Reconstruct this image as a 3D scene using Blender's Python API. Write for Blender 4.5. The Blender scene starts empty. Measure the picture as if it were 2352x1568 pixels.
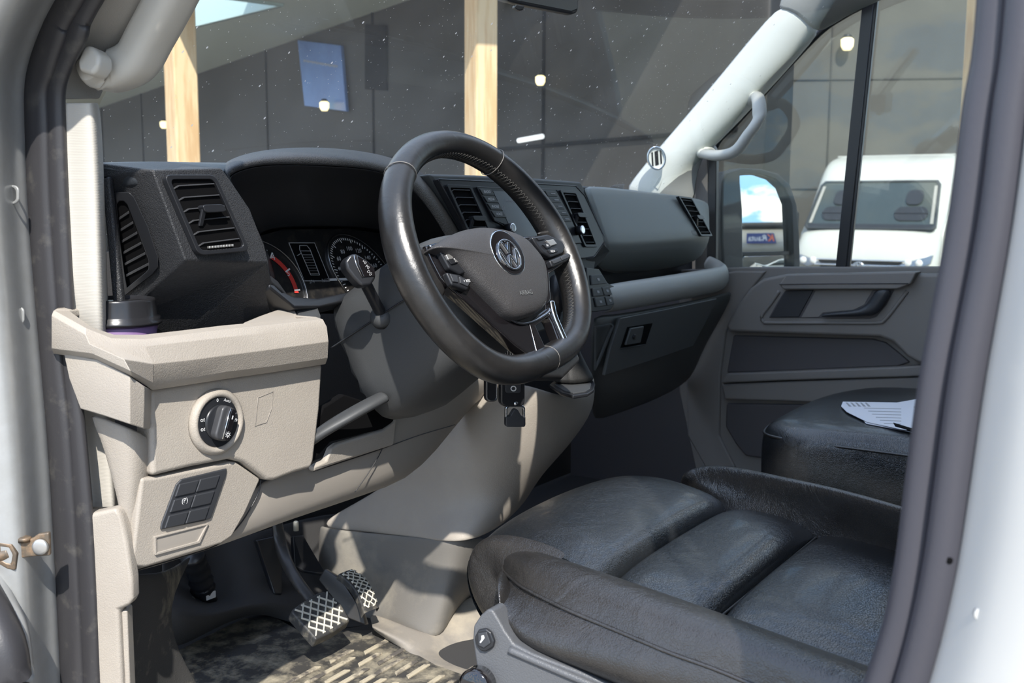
import bpy, bmesh, math, random
from mathutils import Vector, Matrix
random.seed(7)
S = bpy.context.scene
COL = S.collection
# ------------------------------------------------------------------ camera
F = 2340.0; CX, CY = 1176.0, 784.0
CAM = Vector((-1.57, 0.0, 0.75))
_h, _p, _r = math.radians(34), math.radians(7.3), math.radians(0.3)
FW = Vector((math.cos(_h)*math.cos(_p), math.sin(_h)*math.cos(_p), -math.sin(_p)))
_ri = Vector((math.sin(_h), -math.cos(_h), 0)); _up = _ri.cross(FW)
RI = _ri*math.cos(_r) + _up*math.sin(_r); UP = -_ri*math.sin(_r) + _up*math.cos(_r)
cd = bpy.data.cameras.new('camera'); cam = bpy.data.objects.new('camera', cd); COL.objects.link(cam)
cd.sensor_width = 36; cd.lens = 36*F/2352; cd.clip_start = 0.02; cd.clip_end = 600
m = Matrix((RI, UP, -FW)).transposed().to_4x4(); m.translation = CAM; cam.matrix_world = m
cd.dof.use_dof = True; cd.dof.focus_distance = 1.35; cd.dof.aperture_fstop = 11
S.camera = cam
# ------------------------------------------------------------------ light
S.view_settings.view_transform = 'Standard'; S.view_settings.look = 'None'
S.view_settings.gamma = 1; S.view_settings.use_curve_mapping = False
S.view_settings.exposure = 0.6
SUN_AZ, SUN_EL = 42.0, 45.5      # direction the light travels towards (heading from +X), elevation
sd = bpy.data.lights.new('sun', 'SUN'); sd.energy = 5.0; sd.angle = math.radians(0.7); sd.color = (1, .955, .88)
so = bpy.data.objects.new('sun', sd); COL.objects.link(so)
_a, _e = math.radians(SUN_AZ), math.radians(SUN_EL)
sdir = Vector((math.cos(_a)*math.cos(_e), math.sin(_a)*math.cos(_e), -math.sin(_e)))
so.rotation_euler = sdir.to_track_quat('-Z', 'Y').to_euler(); so.location = (-4, -4, 6)
W = bpy.data.worlds.new('sky'); S.world = W; W.use_nodes = True
nt = W.node_tree; nt.nodes.clear()
def N(nt, t, **k):
    n = nt.nodes.new(t)
    for a, b in k.items(): setattr(n, a, b)
    return n
tc = N(nt, 'ShaderNodeTexCoord'); sep = N(nt, 'ShaderNodeSeparateXYZ')
nt.links.new(tc.outputs['Generated'], sep.inputs[0])
g = N(nt, 'ShaderNodeValToRGB'); nt.links.new(sep.outputs['Z'], g.inputs[0])
cr = g.color_ramp; cr.elements[0].position = 0.0; cr.elements[0].color = (.20, .36, .52, 1)
cr.elements[1].position = .7; cr.elements[1].color = (.10, .25, .58, 1)
e = cr.elements.new(.22); e.color = (.16, .34, .60, 1)
mp = N(nt, 'ShaderNodeMapping'); mp.inputs['Scale'].default_value = (1, 1, 2.6)
nt.links.new(tc.outputs['Generated'], mp.inputs[0])
nz = N(nt, 'ShaderNodeTexNoise'); nz.inputs['Scale'].default_value = 13; nz.inputs['Detail'].default_value = 8
nz.inputs['Roughness'].default_value = .55
nt.links.new(mp.outputs[0], nz.inputs['Vector'])
c2 = N(nt, 'ShaderNodeValToRGB'); c2.color_ramp.elements[0].position = .47; c2.color_ramp.elements[1].position = .55
nt.links.new(nz.outputs[0], c2.inputs[0])
mx = N(nt, 'ShaderNodeMixRGB'); nt.links.new(c2.outputs[0], mx.inputs[0]); nt.links.new(g.outputs[0], mx.inputs[1])
mx.inputs[2].default_value = (.65, .63, .60, 1)
bg = N(nt, 'ShaderNodeBackground'); bg.inputs[1].default_value = 2.3
nt.links.new(mx.outputs[0], bg.inputs[0])
ow = N(nt, 'ShaderNodeOutputWorld'); nt.links.new(bg.outputs[0], ow.inputs[0])

# ------------------------------------------------------------------ materials
def mat(name, col, rough=.5, metal=0, bump=None, scale=400, strength=.25, spec=.5, coat=0, emit=None, es=0, dirt=None, coord='Object', aniso=None, wr=None):
    m = bpy.data.materials.new(name); m.use_nodes = True
    t = m.node_tree; b = t.nodes['Principled BSDF']
    b.inputs['Base Color'].default_value = (*col, 1); b.inputs['Roughness'].default_value = rough
    b.inputs['Metallic'].default_value = metal; b.inputs['Specular IOR Level'].default_value = spec
    b.inputs['Coat Weight'].default_value = coat; b.inputs['Coat Roughness'].default_value = .08
    if emit: b.inputs['Emission Color'].default_value = (*emit, 1); b.inputs['Emission Strength'].default_value = es
    co = N(t, 'ShaderNodeTexCoord')
    vec = co.outputs[coord]
    if aniso:
        mp = N(t, 'ShaderNodeMapping'); mp.inputs['Scale'].default_value = aniso; t.links.new(vec, mp.inputs[0]); vec = mp.outputs[0]
    if bump:
        if bump == 'leather':
            n1 = N(t, 'ShaderNodeTexVoronoi'); n1.feature = 'DISTANCE_TO_EDGE'; n1.inputs['Scale'].default_value = scale
            nn = N(t, 'ShaderNodeTexNoise'); nn.inputs['Scale'].default_value = scale*.5
            mxv = N(t, 'ShaderNodeMixRGB'); mxv.inputs[0].default_value = .006
            t.links.new(vec, mxv.inputs[1]); t.links.new(nn.outputs['Color'], mxv.inputs[2]); t.links.new(vec, nn.inputs['Vector'])
            t.links.new(mxv.outputs[0], n1.inputs['Vector'])
            rr = N(t, 'ShaderNodeValToRGB'); rr.color_ramp.elements[1].position = .16
            t.links.new(n1.outputs['Distance'], rr.inputs[0]); out = rr.outputs[0]
        elif bump == 'weave':
            n1 = N(t, 'ShaderNodeTexWave'); n1.inputs['Scale'].default_value = scale; n1.bands_direction = 'Z'
            t.links.new(vec, n1.inputs['Vector']); out = n1.outputs[0]
        else:
            n1 = N(t, 'ShaderNodeTexNoise'); n1.inputs['Scale'].default_value = scale; n1.inputs['Detail'].default_value = 3
            t.links.new(vec, n1.inputs['Vector']); out = n1.outputs[0]
        bp = N(t, 'ShaderNodeBump'); bp.inputs['Strength'].default_value = strength; bp.inputs['Distance'].default_value = .001
        t.links.new(out, bp.inputs['Height']); t.links.new(bp.outputs[0], b.inputs['Normal'])
        if wr:
            w1 = N(t, 'ShaderNodeTexNoise'); w1.inputs['Scale'].default_value = wr[0]; w1.inputs['Detail'].default_value = 4; w1.inputs['Distortion'].default_value = 1.2
            t.links.new(vec, w1.inputs['Vector'])
            b2 = N(t, 'ShaderNodeBump'); b2.inputs['Strength'].default_value = wr[1]; b2.inputs['Distance'].default_value = .004
            t.links.new(w1.outputs[0], b2.inputs['Height']); t.links.new(b2.outputs[0], bp.inputs['Normal'])
    if dirt:   # (colour, noise scale, low, high)
        dc, ds, lo, hi = dirt
        n2 = N(t, 'ShaderNodeTexNoise'); n2.inputs['Scale'].default_value = ds; n2.inputs['Detail'].default_value = 8; n2.inputs['Roughness'].default_value = .65
        t.links.new(vec, n2.inputs['Vector'])
        r2 = N(t, 'ShaderNodeValToRGB'); r2.color_ramp.elements[0].position = lo; r2.color_ramp.elements[1].position = hi
        t.links.new(n2.outputs[0], r2.inputs[0])
        mm = N(t, 'ShaderNodeMixRGB'); mm.inputs[1].default_value = (*col, 1); mm.inputs[2].default_value = (*dc, 1)
        t.links.new(r2.outputs[0], mm.inputs[0]); t.links.new(mm.outputs[0], b.inputs['Base Color'])
    return m
M = {}
M['greige'] = mat('grained_greige_plastic', (.33, .295, .255), .55, bump='leather', scale=330, strength=.2, dirt=((.37, .335, .29), 9, .4, .8))
M['greige_s'] = mat('smooth_greige_plastic', (.30, .272, .24), .55, bump='noise', scale=900, strength=.08)
M['black'] = mat('grained_black_plastic', (.022, .023, .026), .5, bump='leather', scale=330, strength=.4, dirt=((.036, .037, .04), 12, .4, .8))
M['deck'] = mat('dash_top_plastic', (.026, .03, .036), .42, bump='leather', scale=400, strength=.2)
M['soft2'] = mat('passenger_dash_plastic', (.23, .25, .24), .45, bump='noise', scale=1100, strength=.18)
M['soft'] = mat('soft_dark_plastic', (.078, .082, .080), .5, bump='noise', scale=1100, strength=.18)
M['shelf'] = mat('passenger_shelf_plastic', (.45, .455, .43), .5, bump='noise', scale=1100, strength=.2)
M['shroud'] = mat('column_shroud_plastic', (.045, .047, .049), .5, bump='noise', scale=1300, strength=.25)
M['void'] = mat('deep_black_plastic', (.004, .004, .0045), .9, spec=.08)
M['vent'] = mat('vent_slat_plastic', (.045, .046, .05), .4)
M['satin'] = mat('satin_black', (.016, .017, .02), .33)
M['piano'] = mat('piano_black', (.008, .007, .008), .06, coat=1)
M['gauge'] = mat('gauge_face', (.012, .012, .013), .35, dirt=((.06, .052, .042), 60, .5, .9))
M['chrome'] = mat('chrome', (.75, .76, .78), .12, 1)
M['chromed'] = mat('dark_chrome', (.42, .42, .43), .22, 1)
M['alu'] = mat('worn_metal', (.55, .54, .52), .35, .8)
M['white'] = mat('print_white', (.75, .75, .75), .5)
M['grey_print'] = mat('print_grey', (.35, .35, .36), .5)
M['red'] = mat('gauge_red', (.62, .05, .04), .5)
M['leather'] = mat('wheel_leather', (.014, .0135, .0135), .29, bump='leather', scale=900, strength=.1, spec=.75, wr=(45, .10), dirt=((.026, .024, .023), 18, .45, .75))
M['seat'] = mat('seat_leather', (.009, .011, .013), .27, coat=.12, bump='leather', scale=400, strength=.26, spec=.9, wr=(20, .34), dirt=((.016, .016, .017), 7, .4, .8))
M['seat2'] = mat('bolster_leather', (.019, .0175, .0165), .28, bump='leather', scale=330, strength=.24, spec=.85, wr=(26, .45), dirt=((.030, .027, .025), 14, .45, .8))
M['thread'] = mat('seam_thread', (.16, .15, .14), .6)
M['stitch'] = mat('seam_thread_dark', (.05, .048, .045), .6)
M['bootm'] = mat('boot_leather', (.012, .012, .012), .6, bump='leather', scale=500, strength=.2)
M['hub'] = mat('airbag_cover', (.044, .042, .043), .48, bump='leather', scale=420, strength=.3)
M['seatplastic'] = mat('seat_side_plastic', (.085, .088, .094), .45, bump='leather', scale=330, strength=.2)
M['door'] = mat('door_trim', (.21, .193, .178), .55, bump='noise', scale=1000, strength=.15)
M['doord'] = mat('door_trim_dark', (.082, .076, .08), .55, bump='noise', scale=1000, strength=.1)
M['doork'] = mat('door_handle_plastic', (.035, .037, .042), .42)
M['pillar'] = mat('pillar_fabric', (.46, .435, .39), .8, bump='weave', scale=190, strength=.12, aniso=(1, 1, 1))
M['pillar2'] = mat('upper_pillar_fabric', (.30, .285, .26), .8, bump='leather', scale=420, strength=.25)
M['handle'] = mat('grab_handle_plastic', (.53, .51, .46), .42, bump='noise', scale=900, strength=.08)
M['farp'] = mat('far_pillar_plastic', (.52, .52, .495), .55, bump='noise', scale=700, strength=.1)
M['head'] = mat('headliner_fabric', (.24, .235, .225), .8, bump='noise', scale=600, strength=.1)
M['rubber'] = mat('door_rubber', (.034, .033, .036), .42, bump='noise', scale=500, strength=.12, dirt=((.10, .095, .085), 34, .55, .85))
M['rubber2'] = mat('near_door_rubber', (.050, .049, .060), .42, bump='noise', scale=300, strength=.1)
M['paint'] = mat('silver_paint', (.34, .345, .34), .42, .3, coat=.3, bump='noise', scale=1500, strength=.05, dirt=((.38, .39, .395), 60, .4, .8))
M['paintb'] = mat('white_silver_paint', (.52, .515, .49), .42, .1, coat=.4, bump='noise', scale=900, strength=.04)  # silver body paint, strong light on the rear pillar put into a whiter colour
M['carpet'] = mat('footwell_carpet', (.035, .034, .033), .9, bump='noise', scale=600, strength=.6, dirt=((.34, .30, .22), 10, .52, .78))
M['carpetb'] = mat('dark_carpet', (.035, .034, .034), .9, bump='noise', scale=500, strength=.5)
M['mat'] = mat('rubber_mat', (.042, .04, .037), .6, bump='noise', scale=120, strength=.6, dirt=((.34, .30, .22), 22, .46, .70))
M['ribs'] = mat('dusty_mat_ribs', (.40, .35, .26), .7, bump='noise', scale=200, strength=.5, dirt=((.09, .08, .07), 16, .50, .60))
M['sill'] = mat('floor_plastic', (.22, .20, .175), .6, bump='noise', scale=500, strength=.3, dirt=((.40, .35, .27), 12, .45, .8))
M['tunnel'] = mat('tunnel_plastic', (.17, .16, .145), .55, bump='noise', scale=500, strength=.25, dirt=((.32, .29, .235), 9, .48, .8))
M['steel'] = mat('black_steel', (.03, .028, .026), .35, dirt=((.18, .14, .1), 40, .6, .9))
M['pad'] = mat('pedal_rubber', (.035, .035, .035), .5, dirt=((.2, .18, .14), 60, .5, .8))
M['tread'] = mat('pedal_tread_metal', (.62, .59, .50), .45, .2)
M['rust'] = mat('rusty_metal', (.13, .105, .08), .5, .4, dirt=((.3, .2, .12), 90, .45, .7))
M['purple'] = mat('purple_card', (.20, .12, .26), .5)
M['lid'] = mat('cup_lid_plastic', (.018, .018, .02), .22)
M['paper'] = mat('white_paper', (.80, .80, .84), .6)
M['plasticw'] = mat('white_plastic', (.7, .7, .7), .4)
M['wood'] = mat('pine_post', (.74, .55, .33), .7, bump='noise', scale=30, strength=.3, aniso=(6, 6, .5), dirt=((.60, .38, .19), 4, .42, .62))
M['wall'] = mat('dark_cladding', (.036, .032, .028), .8, bump='noise', scale=3, strength=.2, dirt=((.046, .041, .036), .8, .4, .7))
M['wall2'] = mat('brown_grey_cladding', (.066, .061, .053), .85, dirt=((.08, .075, .065), 1.2, .35, .75))
M['soffit'] = mat('soffit_board', (.34, .37, .34), .7)
M['fascia'] = mat('pale_teal_fascia', (.46, .60, .60), .5)
M['asphalt'] = mat('asphalt', (.25, .23, .195), .9, bump='noise', scale=60, strength=.4)
M['blue'] = mat('blue_panel', (.05, .13, .36), .35, dirt=((.10, .22, .5), 2.2, .4, .7))  # colour of a reflected blue panel
M['lamp'] = mat('warm_lamp', (.9, .8, .55), .5, emit=(1, .82, .42), es=1.6)
M['tube'] = mat('white_tube_lamp', (.9, .9, .9), .5, emit=(.95, .97, 1), es=.8)  # glow stands in for a tube-shaped reflection
M['vanw'] = mat('white_van_paint', (.50, .50, .46), .35, coat=.5)
M['vanglass'] = mat('van_glass', (.045, .055, .05), .08)
M['tyre'] = mat('tyre', (.02, .02, .02), .8)
M['sandwall'] = mat('store_wall', (.30, .29, .26), .8, dirt=((.35, .34, .31), 1, .4, .7))
M['signblue'] = mat('sign_blue', (.02, .035, .16), .4)
M['signor'] = mat('sign_orange', (.85, .18, .04), .4)
M['mirror'] = mat('mirror_glass', (.93, .95, .96), .0, 1)
M['screen'] = mat('display_glass', (.17, .178, .178), .18, spec=.7)
M['mirrorh'] = mat('mirror_housing', (.018, .021, .024), .5, bump='noise', scale=500, strength=.2)
def glass(name, tint, dust, streak=False, flecks=True):
    m = bpy.data.materials.new(name); m.use_nodes = True; t = m.node_tree; t.nodes.clear()
    o = N(t, 'ShaderNodeOutputMaterial'); tr = N(t, 'ShaderNodeBsdfTransparent'); tr.inputs[0].default_value = (*tint, 1)
    gl = N(t, 'ShaderNodeBsdfGlossy'); gl.inputs['Roughness'].default_value = .0; gl.inputs[0].default_value = (.8, .9, .9, 1)
    fr = N(t, 'ShaderNodeFresnel'); fr.inputs[0].default_value = 1.45
    m1 = N(t, 'ShaderNodeMixShader'); t.links.new(fr.outputs[0], m1.inputs[0]); t.links.new(tr.outputs[0], m1.inputs[1]); t.links.new(gl.outputs[0], m1.inputs[2])
    df = N(t, 'ShaderNodeBsdfDiffuse'); df.inputs[0].default_value = (.75, .73, .68, 1)
    tl = N(t, 'ShaderNodeBsdfTranslucent'); tl.inputs[0].default_value = (.75, .73, .68, 1)
    ad = N(t, 'ShaderNodeMixShader'); ad.inputs[0].default_value = .4; t.links.new(df.outputs[0], ad.inputs[1]); t.links.new(tl.outputs[0], ad.inputs[2])
    co = N(t, 'ShaderNodeTexCoord')
    n = N(t, 'ShaderNodeTexNoise'); n.inputs['Scale'].default_value = 5; n.inputs['Detail'].default_value = 6
    t.links.new(co.outputs['Object'], n.inputs['Vector'])
    mr = N(t, 'ShaderNodeMapRange'); mr.inputs[1].default_value = .3; mr.inputs[2].default_value = .8; mr.inputs[3].default_value = dust*.5; mr.inputs[4].default_value = dust*1.6
    t.links.new(n.outputs[0], mr.inputs[0]); fac = mr.outputs[0]
    if flecks:
        mp = N(t, 'ShaderNodeMapping'); mp.inputs['Rotation'].default_value = (.2, .5, .7); mp.inputs['Scale'].default_value = (1, 1, .45)
        t.links.new(co.outputs['Object'], mp.inputs[0])
        v = N(t, 'ShaderNodeTexVoronoi'); v.inputs['Scale'].default_value = 42; t.links.new(mp.outputs[0], v.inputs['Vector'])
        lt = N(t, 'ShaderNodeMath', operation='LESS_THAN'); lt.inputs[1].default_value = .075; t.links.new(v.outputs['Distance'], lt.inputs[0])
        v3 = N(t, 'ShaderNodeTexVoronoi'); v3.inputs['Scale'].default_value = 130; t.links.new(mp.outputs[0], v3.inputs['Vector'])
        l3 = N(t, 'ShaderNodeMath', operation='LESS_THAN'); l3.inputs[1].default_value = .07; t.links.new(v3.outputs['Distance'], l3.inputs[0])
        mxx = N(t, 'ShaderNodeMath', operation='MAXIMUM'); t.links.new(lt.outputs[0], mxx.inputs[0]); t.links.new(l3.outputs[0], mxx.inputs[1])
        ml = N(t, 'ShaderNodeMath', operation='MULTIPLY'); ml.inputs[1].default_value = .62; t.links.new(mxx.outputs[0], ml.inputs[0])
        a2 = N(t, 'ShaderNodeMath', operation='ADD'); t.links.new(ml.outputs[0], a2.inputs[0]); t.links.new(fac, a2.inputs[1]); fac = a2.outputs[0]
    m2 = N(t, 'ShaderNodeMixShader'); t.links.new(fac, m2.inputs[0]); t.links.new(m1.outputs[0], m2.inputs[1]); t.links.new(ad.outputs[0], m2.inputs[2])
    t.links.new(m2.outputs[0], o.inputs[0]); return m
M['glass'] = glass('dusty_windscreen_glass', (.88, .92, .90), .075)
M['glass2'] = glass('side_window_glass', (.86, .89, .87), .035, flecks=False)

# ------------------------------------------------------------------ helpers
def P(u, v, x=None, y=None, z=None, d=None):
    r = FW + RI*((u-CX)/F) - UP*((v-CY)/F)
    if x is not None: t = (x-CAM.x)/r.x
    elif y is not None: t = (y-CAM.y)/r.y
    elif z is not None: t = (z-CAM.z)/r.z
    else: t = d
    return CAM + r*t
def PY(y, *uv): return [P(a, b, y=y) for a, b in uv]
def PX(x, *uv): return [P(a, b, x=x) for a, b in uv]
def vv(l): return [P(a, b, **{k: w}) for a, b, k, w in l]
ORG = {}
def root(o):
    while o.parent: o = o.parent
    return o
def thing(name, label, cat, loc=(0, 0, 0), group=None, kind=None):
    o = bpy.data.objects.new(name, None); COL.objects.link(o); o.location = loc; o.empty_display_size = .05
    ORG[o.name] = Vector(loc); o['label'] = label
    if cat: o['category'] = cat
    if group: o['group'] = group
    if kind: o['kind'] = kind
    return o
def tag(o, label, cat=None, group=None, kind=None):
    o['label'] = label
    if cat: o['category'] = cat
    if group: o['group'] = group
    if kind: o['kind'] = kind
    return o
def obj(name, bm, m, parent=None, bevel=0, seg=3, sub=0, solid=0, wn=True, smooth=True, solid_off=-1):
    bm.normal_update()
    if parent is not None: o0 = ORG[root(parent).name]
    else:
        xs = [v.co.copy() for v in bm.verts]
        o0 = Vector((sum(p.x for p in xs)/len(xs), sum(p.y for p in xs)/len(xs), min(p.z for p in xs)))
    for v in bm.verts: v.co -= o0
    me = bpy.data.meshes.new(name); bm.to_mesh(me); bm.free()
    if smooth:
        for p in me.polygons: p.use_smooth = True
    ms = m if isinstance(m, (list, tuple)) else [m]
    for k in ms: me.materials.append(M[k])
    o = bpy.data.objects.new(name, me); COL.objects.link(o)
    if parent is not None:
        o.parent = parent
        if parent.parent is None and parent.type == 'EMPTY': pass
    else:
        o.location = o0; ORG[o.name] = o0
    if solid:
        s = o.modifiers.new('solid', 'SOLIDIFY'); s.thickness = solid; s.offset = solid_off; s.use_even_offset = False
    if sub:
        s = o.modifiers.new('sub', 'SUBSURF'); s.levels = sub; s.render_levels = sub
    if bevel:
        b = o.modifiers.new('bevel', 'BEVEL'); b.width = bevel; b.segments = seg; b.limit_method = 'ANGLE'; b.angle_limit = math.radians(28)
        b.use_clamp_overlap = True
        if wn: w = o.modifiers.new('wn', 'WEIGHTED_NORMAL'); w.keep_sharp = True
    elif wn and not sub:
        w = o.modifiers.new('wn', 'WEIGHTED_NORMAL')
    return o
def fan_normal(pts):
    n = Vector()
    for i in range(len(pts)):
        a, b = pts[i], pts[(i+1) % len(pts)]
        n += a.cross(b)
    n.normalize(); return n
def toward(n, p):
    return n if n.dot(CAM-p) > 0 else -n
def add_poly(bm, pts, ext):
    n = fan_normal(pts)
    if n.dot(ext) > 0: pts = pts[::-1]
    vs = [bm.verts.new(p) for p in pts]; bs = [bm.verts.new(p+ext) for p in pts]
    bm.faces.new(vs); bm.faces.new(bs[::-1])
    k = len(vs)
    for i in range(k):
        j = (i+1) % k; bm.faces.new((vs[j], vs[i], bs[i], bs[j]))
def poly(name, pts, th, m, parent=None, bevel=.004, ext=None, **k):
    bm = bmesh.new()
    if ext is None:
        c = sum(pts, Vector())/len(pts); ext = -toward(fan_normal(pts), c)*th
    add_poly(bm, pts, Vector(ext)); return obj(name, bm, m, parent, bevel, **k)
def grid(name, rows, m, parent=None, sub=1, solid=0, close_u=False, cap=False, bevel=0, **k):
    bm = bmesh.new(); R = [[bm.verts.new(p) for p in r] for r in rows]
    n = len(R[0])
    for i in range(len(R)-1):
        for j in range(n if close_u else n-1):
            a, b, c, d = R[i][j], R[i][(j+1) % n], R[i+1][(j+1) % n], R[i+1][j]
            try: bm.faces.new((a, b, c, d))
            except ValueError: pass
    if cap:
        bm.faces.new(R[0][::-1]); bm.faces.new(R[-1])
    bmesh.ops.recalc_face_normals(bm, faces=bm.faces)
    if not close_u:
        f = bm.faces[:]; c = sum((x.calc_center_median() for x in f), Vector())/len(f)
        s = sum(x.normal.dot(CAM-x.calc_center_median()) for x in f)
        if s < 0: bmesh.ops.reverse_faces(bm, faces=f)
    return obj(name, bm, m, parent, bevel, sub=sub, solid=solid, **k)
def catmull(pts, n=6):
    out = []
    for i in range(len(pts)-1):
        p0 = pts[max(i-1, 0)]; p1 = pts[i]; p2 = pts[i+1]; p3 = pts[min(i+2, len(pts)-1)]
        for k in range(n):
            t = k/n
            out.append(.5*((2*p1)+(p2-p0)*t+(2*p0-5*p1+4*p2-p3)*t*t+(3*p1-p0-3*p2+p3)*t**3))
    out.append(pts[-1]); return out
def add_sweep(bm, path, rad, side=None, n=12, ry=None, prof=None, cap=True):
    rings = []
    K = len(path)
    for i, p in enumerate(path):
        t = (path[min(i+1, K-1)]-path[max(i-1, 0)]).normalized()
        s = Vector(side) if side is not None else Vector((0, 0, 1))
        a = t.cross(s)
        if a.length < 1e-4: a = t.cross(Vector((1, 0, 0)))
        a.normalize(); b = a.cross(t).normalized()
        r = rad[i] if isinstance(rad, (list, tuple)) else rad
        q = (ry[i] if isinstance(ry, (list, tuple)) else ry) if ry is not None else r
        if prof: ring = [p + a*(x*r) + b*(y*q) for x, y in prof]
        else: ring = [p + a*(math.cos(2*math.pi*k/n)*r) + b*(math.sin(2*math.pi*k/n)*q) for k in range(n)]
        rings.append([bm.verts.new(x) for x in ring])
    n = len(rings[0])
    for i in range(K-1):
        for j in range(n):
            bm.faces.new((rings[i][j], rings[i][(j+1) % n], rings[i+1][(j+1) % n], rings[i+1][j]))
    if cap: bm.faces.new(rings[0][::-1]); bm.faces.new(rings[-1])
    bmesh.ops.recalc_face_normals(bm, faces=bm.faces)
def sweep(name, path, rad, m, parent=None, smoothn=6, **k):
    bk = {a: k.pop(a) for a in ('bevel', 'sub') if a in k}
    bm = bmesh.new(); add_sweep(bm, catmull(path, smoothn) if smoothn else path, rad, **k); return obj(name, bm, m, parent, wn=False, **bk)
class Fr:
    """flat frame: o origin, r right unit, u up unit, n normal towards the viewer"""
    def __init__(s, o, r, u=None, ortho=True):
        s.o = Vector(o); s.r = Vector(r).normalized(); u = Vector(u)
        if ortho: u = (u - s.r*u.dot(s.r))
        s.u = u.normalized(); s.n = toward(s.r.cross(s.u).normalized(), s.o)
        s.w = s.h = 1
    def __call__(s, a, b, h=0): return s.o + s.r*(a*s.w) + s.u*(b*s.h) + s.n*h
class Qd:
    """bilinear quad frame from four corners TL TR BR BL, a right 0..1, b up 0..1"""
    def __init__(s, tl, tr, br, bl):
        s.c = (tl, tr, br, bl); s.w = ((tr-tl).length+(br-bl).length)/2; s.h = ((tl-bl).length+(tr-br).length)/2
        s.n = toward((tr-tl).cross(bl-tl).normalized(), tl)
    def __call__(s, a, b, h=0):
        tl, tr, br, bl = s.c
        return (bl*(1-a)+br*a)*(1-b) + (tl*(1-a)+tr*a)*b + s.n*h
def rrect(a0, b0, a1, b1, ra, rb=None, n=4):
    rb = ra if rb is None else rb; out = []
    for cx, cy, s in ((a1-ra, b1-rb, 0), (a0+ra, b1-rb, 90), (a0+ra, b0+rb, 180), (a1-ra, b0+rb, 270)):
        for i in range(n+1):
            t = math.radians(s+90*i/n); out.append((cx+ra*math.cos(t), cy+rb*math.sin(t)))
    return out
def circ(a, b, ra, rb=None, n=32):
    rb = ra if rb is None else rb
    return [(a+ra*math.cos(2*math.pi*i/n), b+rb*math.sin(2*math.pi*i/n)) for i in range(n)]
def add_plate(bm, fr, out, h0, h1, mi=0):
    lo = [fr(a, b, h0) for a, b in out]; hi = [fr(a, b, h1) for a, b in out]
    n0 = len(bm.faces); add_poly(bm, hi, (lo[0]-hi[0]))
def plate(name, fr, out, h0, h1, m, parent=None, bevel=.001, **k):
    bm = bmesh.new(); add_plate(bm, fr, out, h0, h1); return obj(name, bm, m, parent, bevel, **k)
def add_ring(bm, fr, o, i, h0, h1):
    n = len(o)
    A = [bm.verts.new(fr(a, b, h1)) for a, b in o]; B = [bm.verts.new(fr(a, b, h1)) for a, b in i]
    C = [bm.verts.new(fr(a, b, h0)) for a, b in o]; D = [bm.verts.new(fr(a, b, h0)) for a, b in i]
    fs = []
    for k in range(n):
        j = (k+1) % n
        for q in ((A[k], A[j], B[j], B[k]), (C[j], C[k], D[k], D[j]), (A[j], A[k], C[k], C[j]), (B[k], B[j], D[j], D[k])): fs.append(bm.faces.new(q))
    bmesh.ops.recalc_face_normals(bm, faces=fs)
def ring(name, fr, o, i, h0, h1, m, parent=None, bevel=.001, **k):
    bm = bmesh.new(); add_ring(bm, fr, o, i, h0, h1); return obj(name, bm, m, parent, bevel, **k)
def add_lathe(bm, o, ax, prof, n=32, ref=None):
    ax = Vector(ax).normalized(); a = ax.cross(Vector((0, 0, 1)))
    if a.length < .01: a = Vector((1, 0, 0))
    a.normalize(); b = ax.cross(a)
    R = [[bm.verts.new(Vector(o)+ax*h+(a*math.cos(2*math.pi*k/n)+b*math.sin(2*math.pi*k/n))*max(r, 1e-5)) for k in range(n)] for r, h in prof]
    for i in range(len(R)-1):
        for j in range(n): bm.faces.new((R[i][j], R[i][(j+1) % n], R[i+1][(j+1) % n], R[i+1][j]))
    bm.faces.new(R[0][::-1]); bm.faces.new(R[-1])
    bmesh.ops.recalc_face_normals(bm, faces=bm.faces)
def lathe(name, o, ax, prof, m, parent=None, n=32, **k):
    bm = bmesh.new(); add_lathe(bm, o, ax, prof, n); return obj(name, bm, m, parent, **k)
def add_box(bm, c, s, R=None):
    r = bmesh.ops.create_cube(bm, size=1)
    for v in r['verts']:
        p = Vector((v.co.x*s[0], v.co.y*s[1], v.co.z*s[2])); v.co = (R @ p if R else p) + Vector(c)
def text(name, body, fr, a, b, size, m, parent, h=.0015, th=.0004, rot=0, metric=True, align='CENTER', sx=1):
    cu = bpy.data.curves.new('t', 'FONT'); cu.body = body; cu.size = 1; cu.align_x = align; cu.align_y = 'CENTER'; cu.extrude = 0; cu.resolution_u = 2
    o = bpy.data.objects.new('t', cu); COL.objects.link(o)
    bpy.context.view_layer.update()
    me = bpy.data.meshes.new_from_object(o); bpy.data.objects.remove(o)
    bm = bmesh.new(); bm.from_mesh(me)
    w, hh = fr.w, fr.h; c, s = math.cos(rot), math.sin(rot)
    for v in bm.verts:
        x, y = v.co.x*size*sx, v.co.y*size
        x, y = x*c-y*s, x*s+y*c
        v.co = fr(a+x/w, b+y/h_(hh), h)
    return obj(name, bm, m, parent, wn=False, smooth=False)
def h_(x): return x
def bar2(bm, fr, a0, b0, a1, b1, w, h0, h1):
    """metric bar between two frame points"""
    d = Vector(((a1-a0)*fr.w, (b1-b0)*fr.h)); L = d.length
    if L < 1e-6: return
    nx, ny = -d.y/L*w/2, d.x/L*w/2
    out = [(a0+nx/fr.w, b0+ny/fr.h), (a1+nx/fr.w, b1+ny/fr.h), (a1-nx/fr.w, b1-ny/fr.h), (a0-nx/fr.w, b0-ny/fr.h)]
    add_plate(bm, fr, out, h0, h1)

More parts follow.
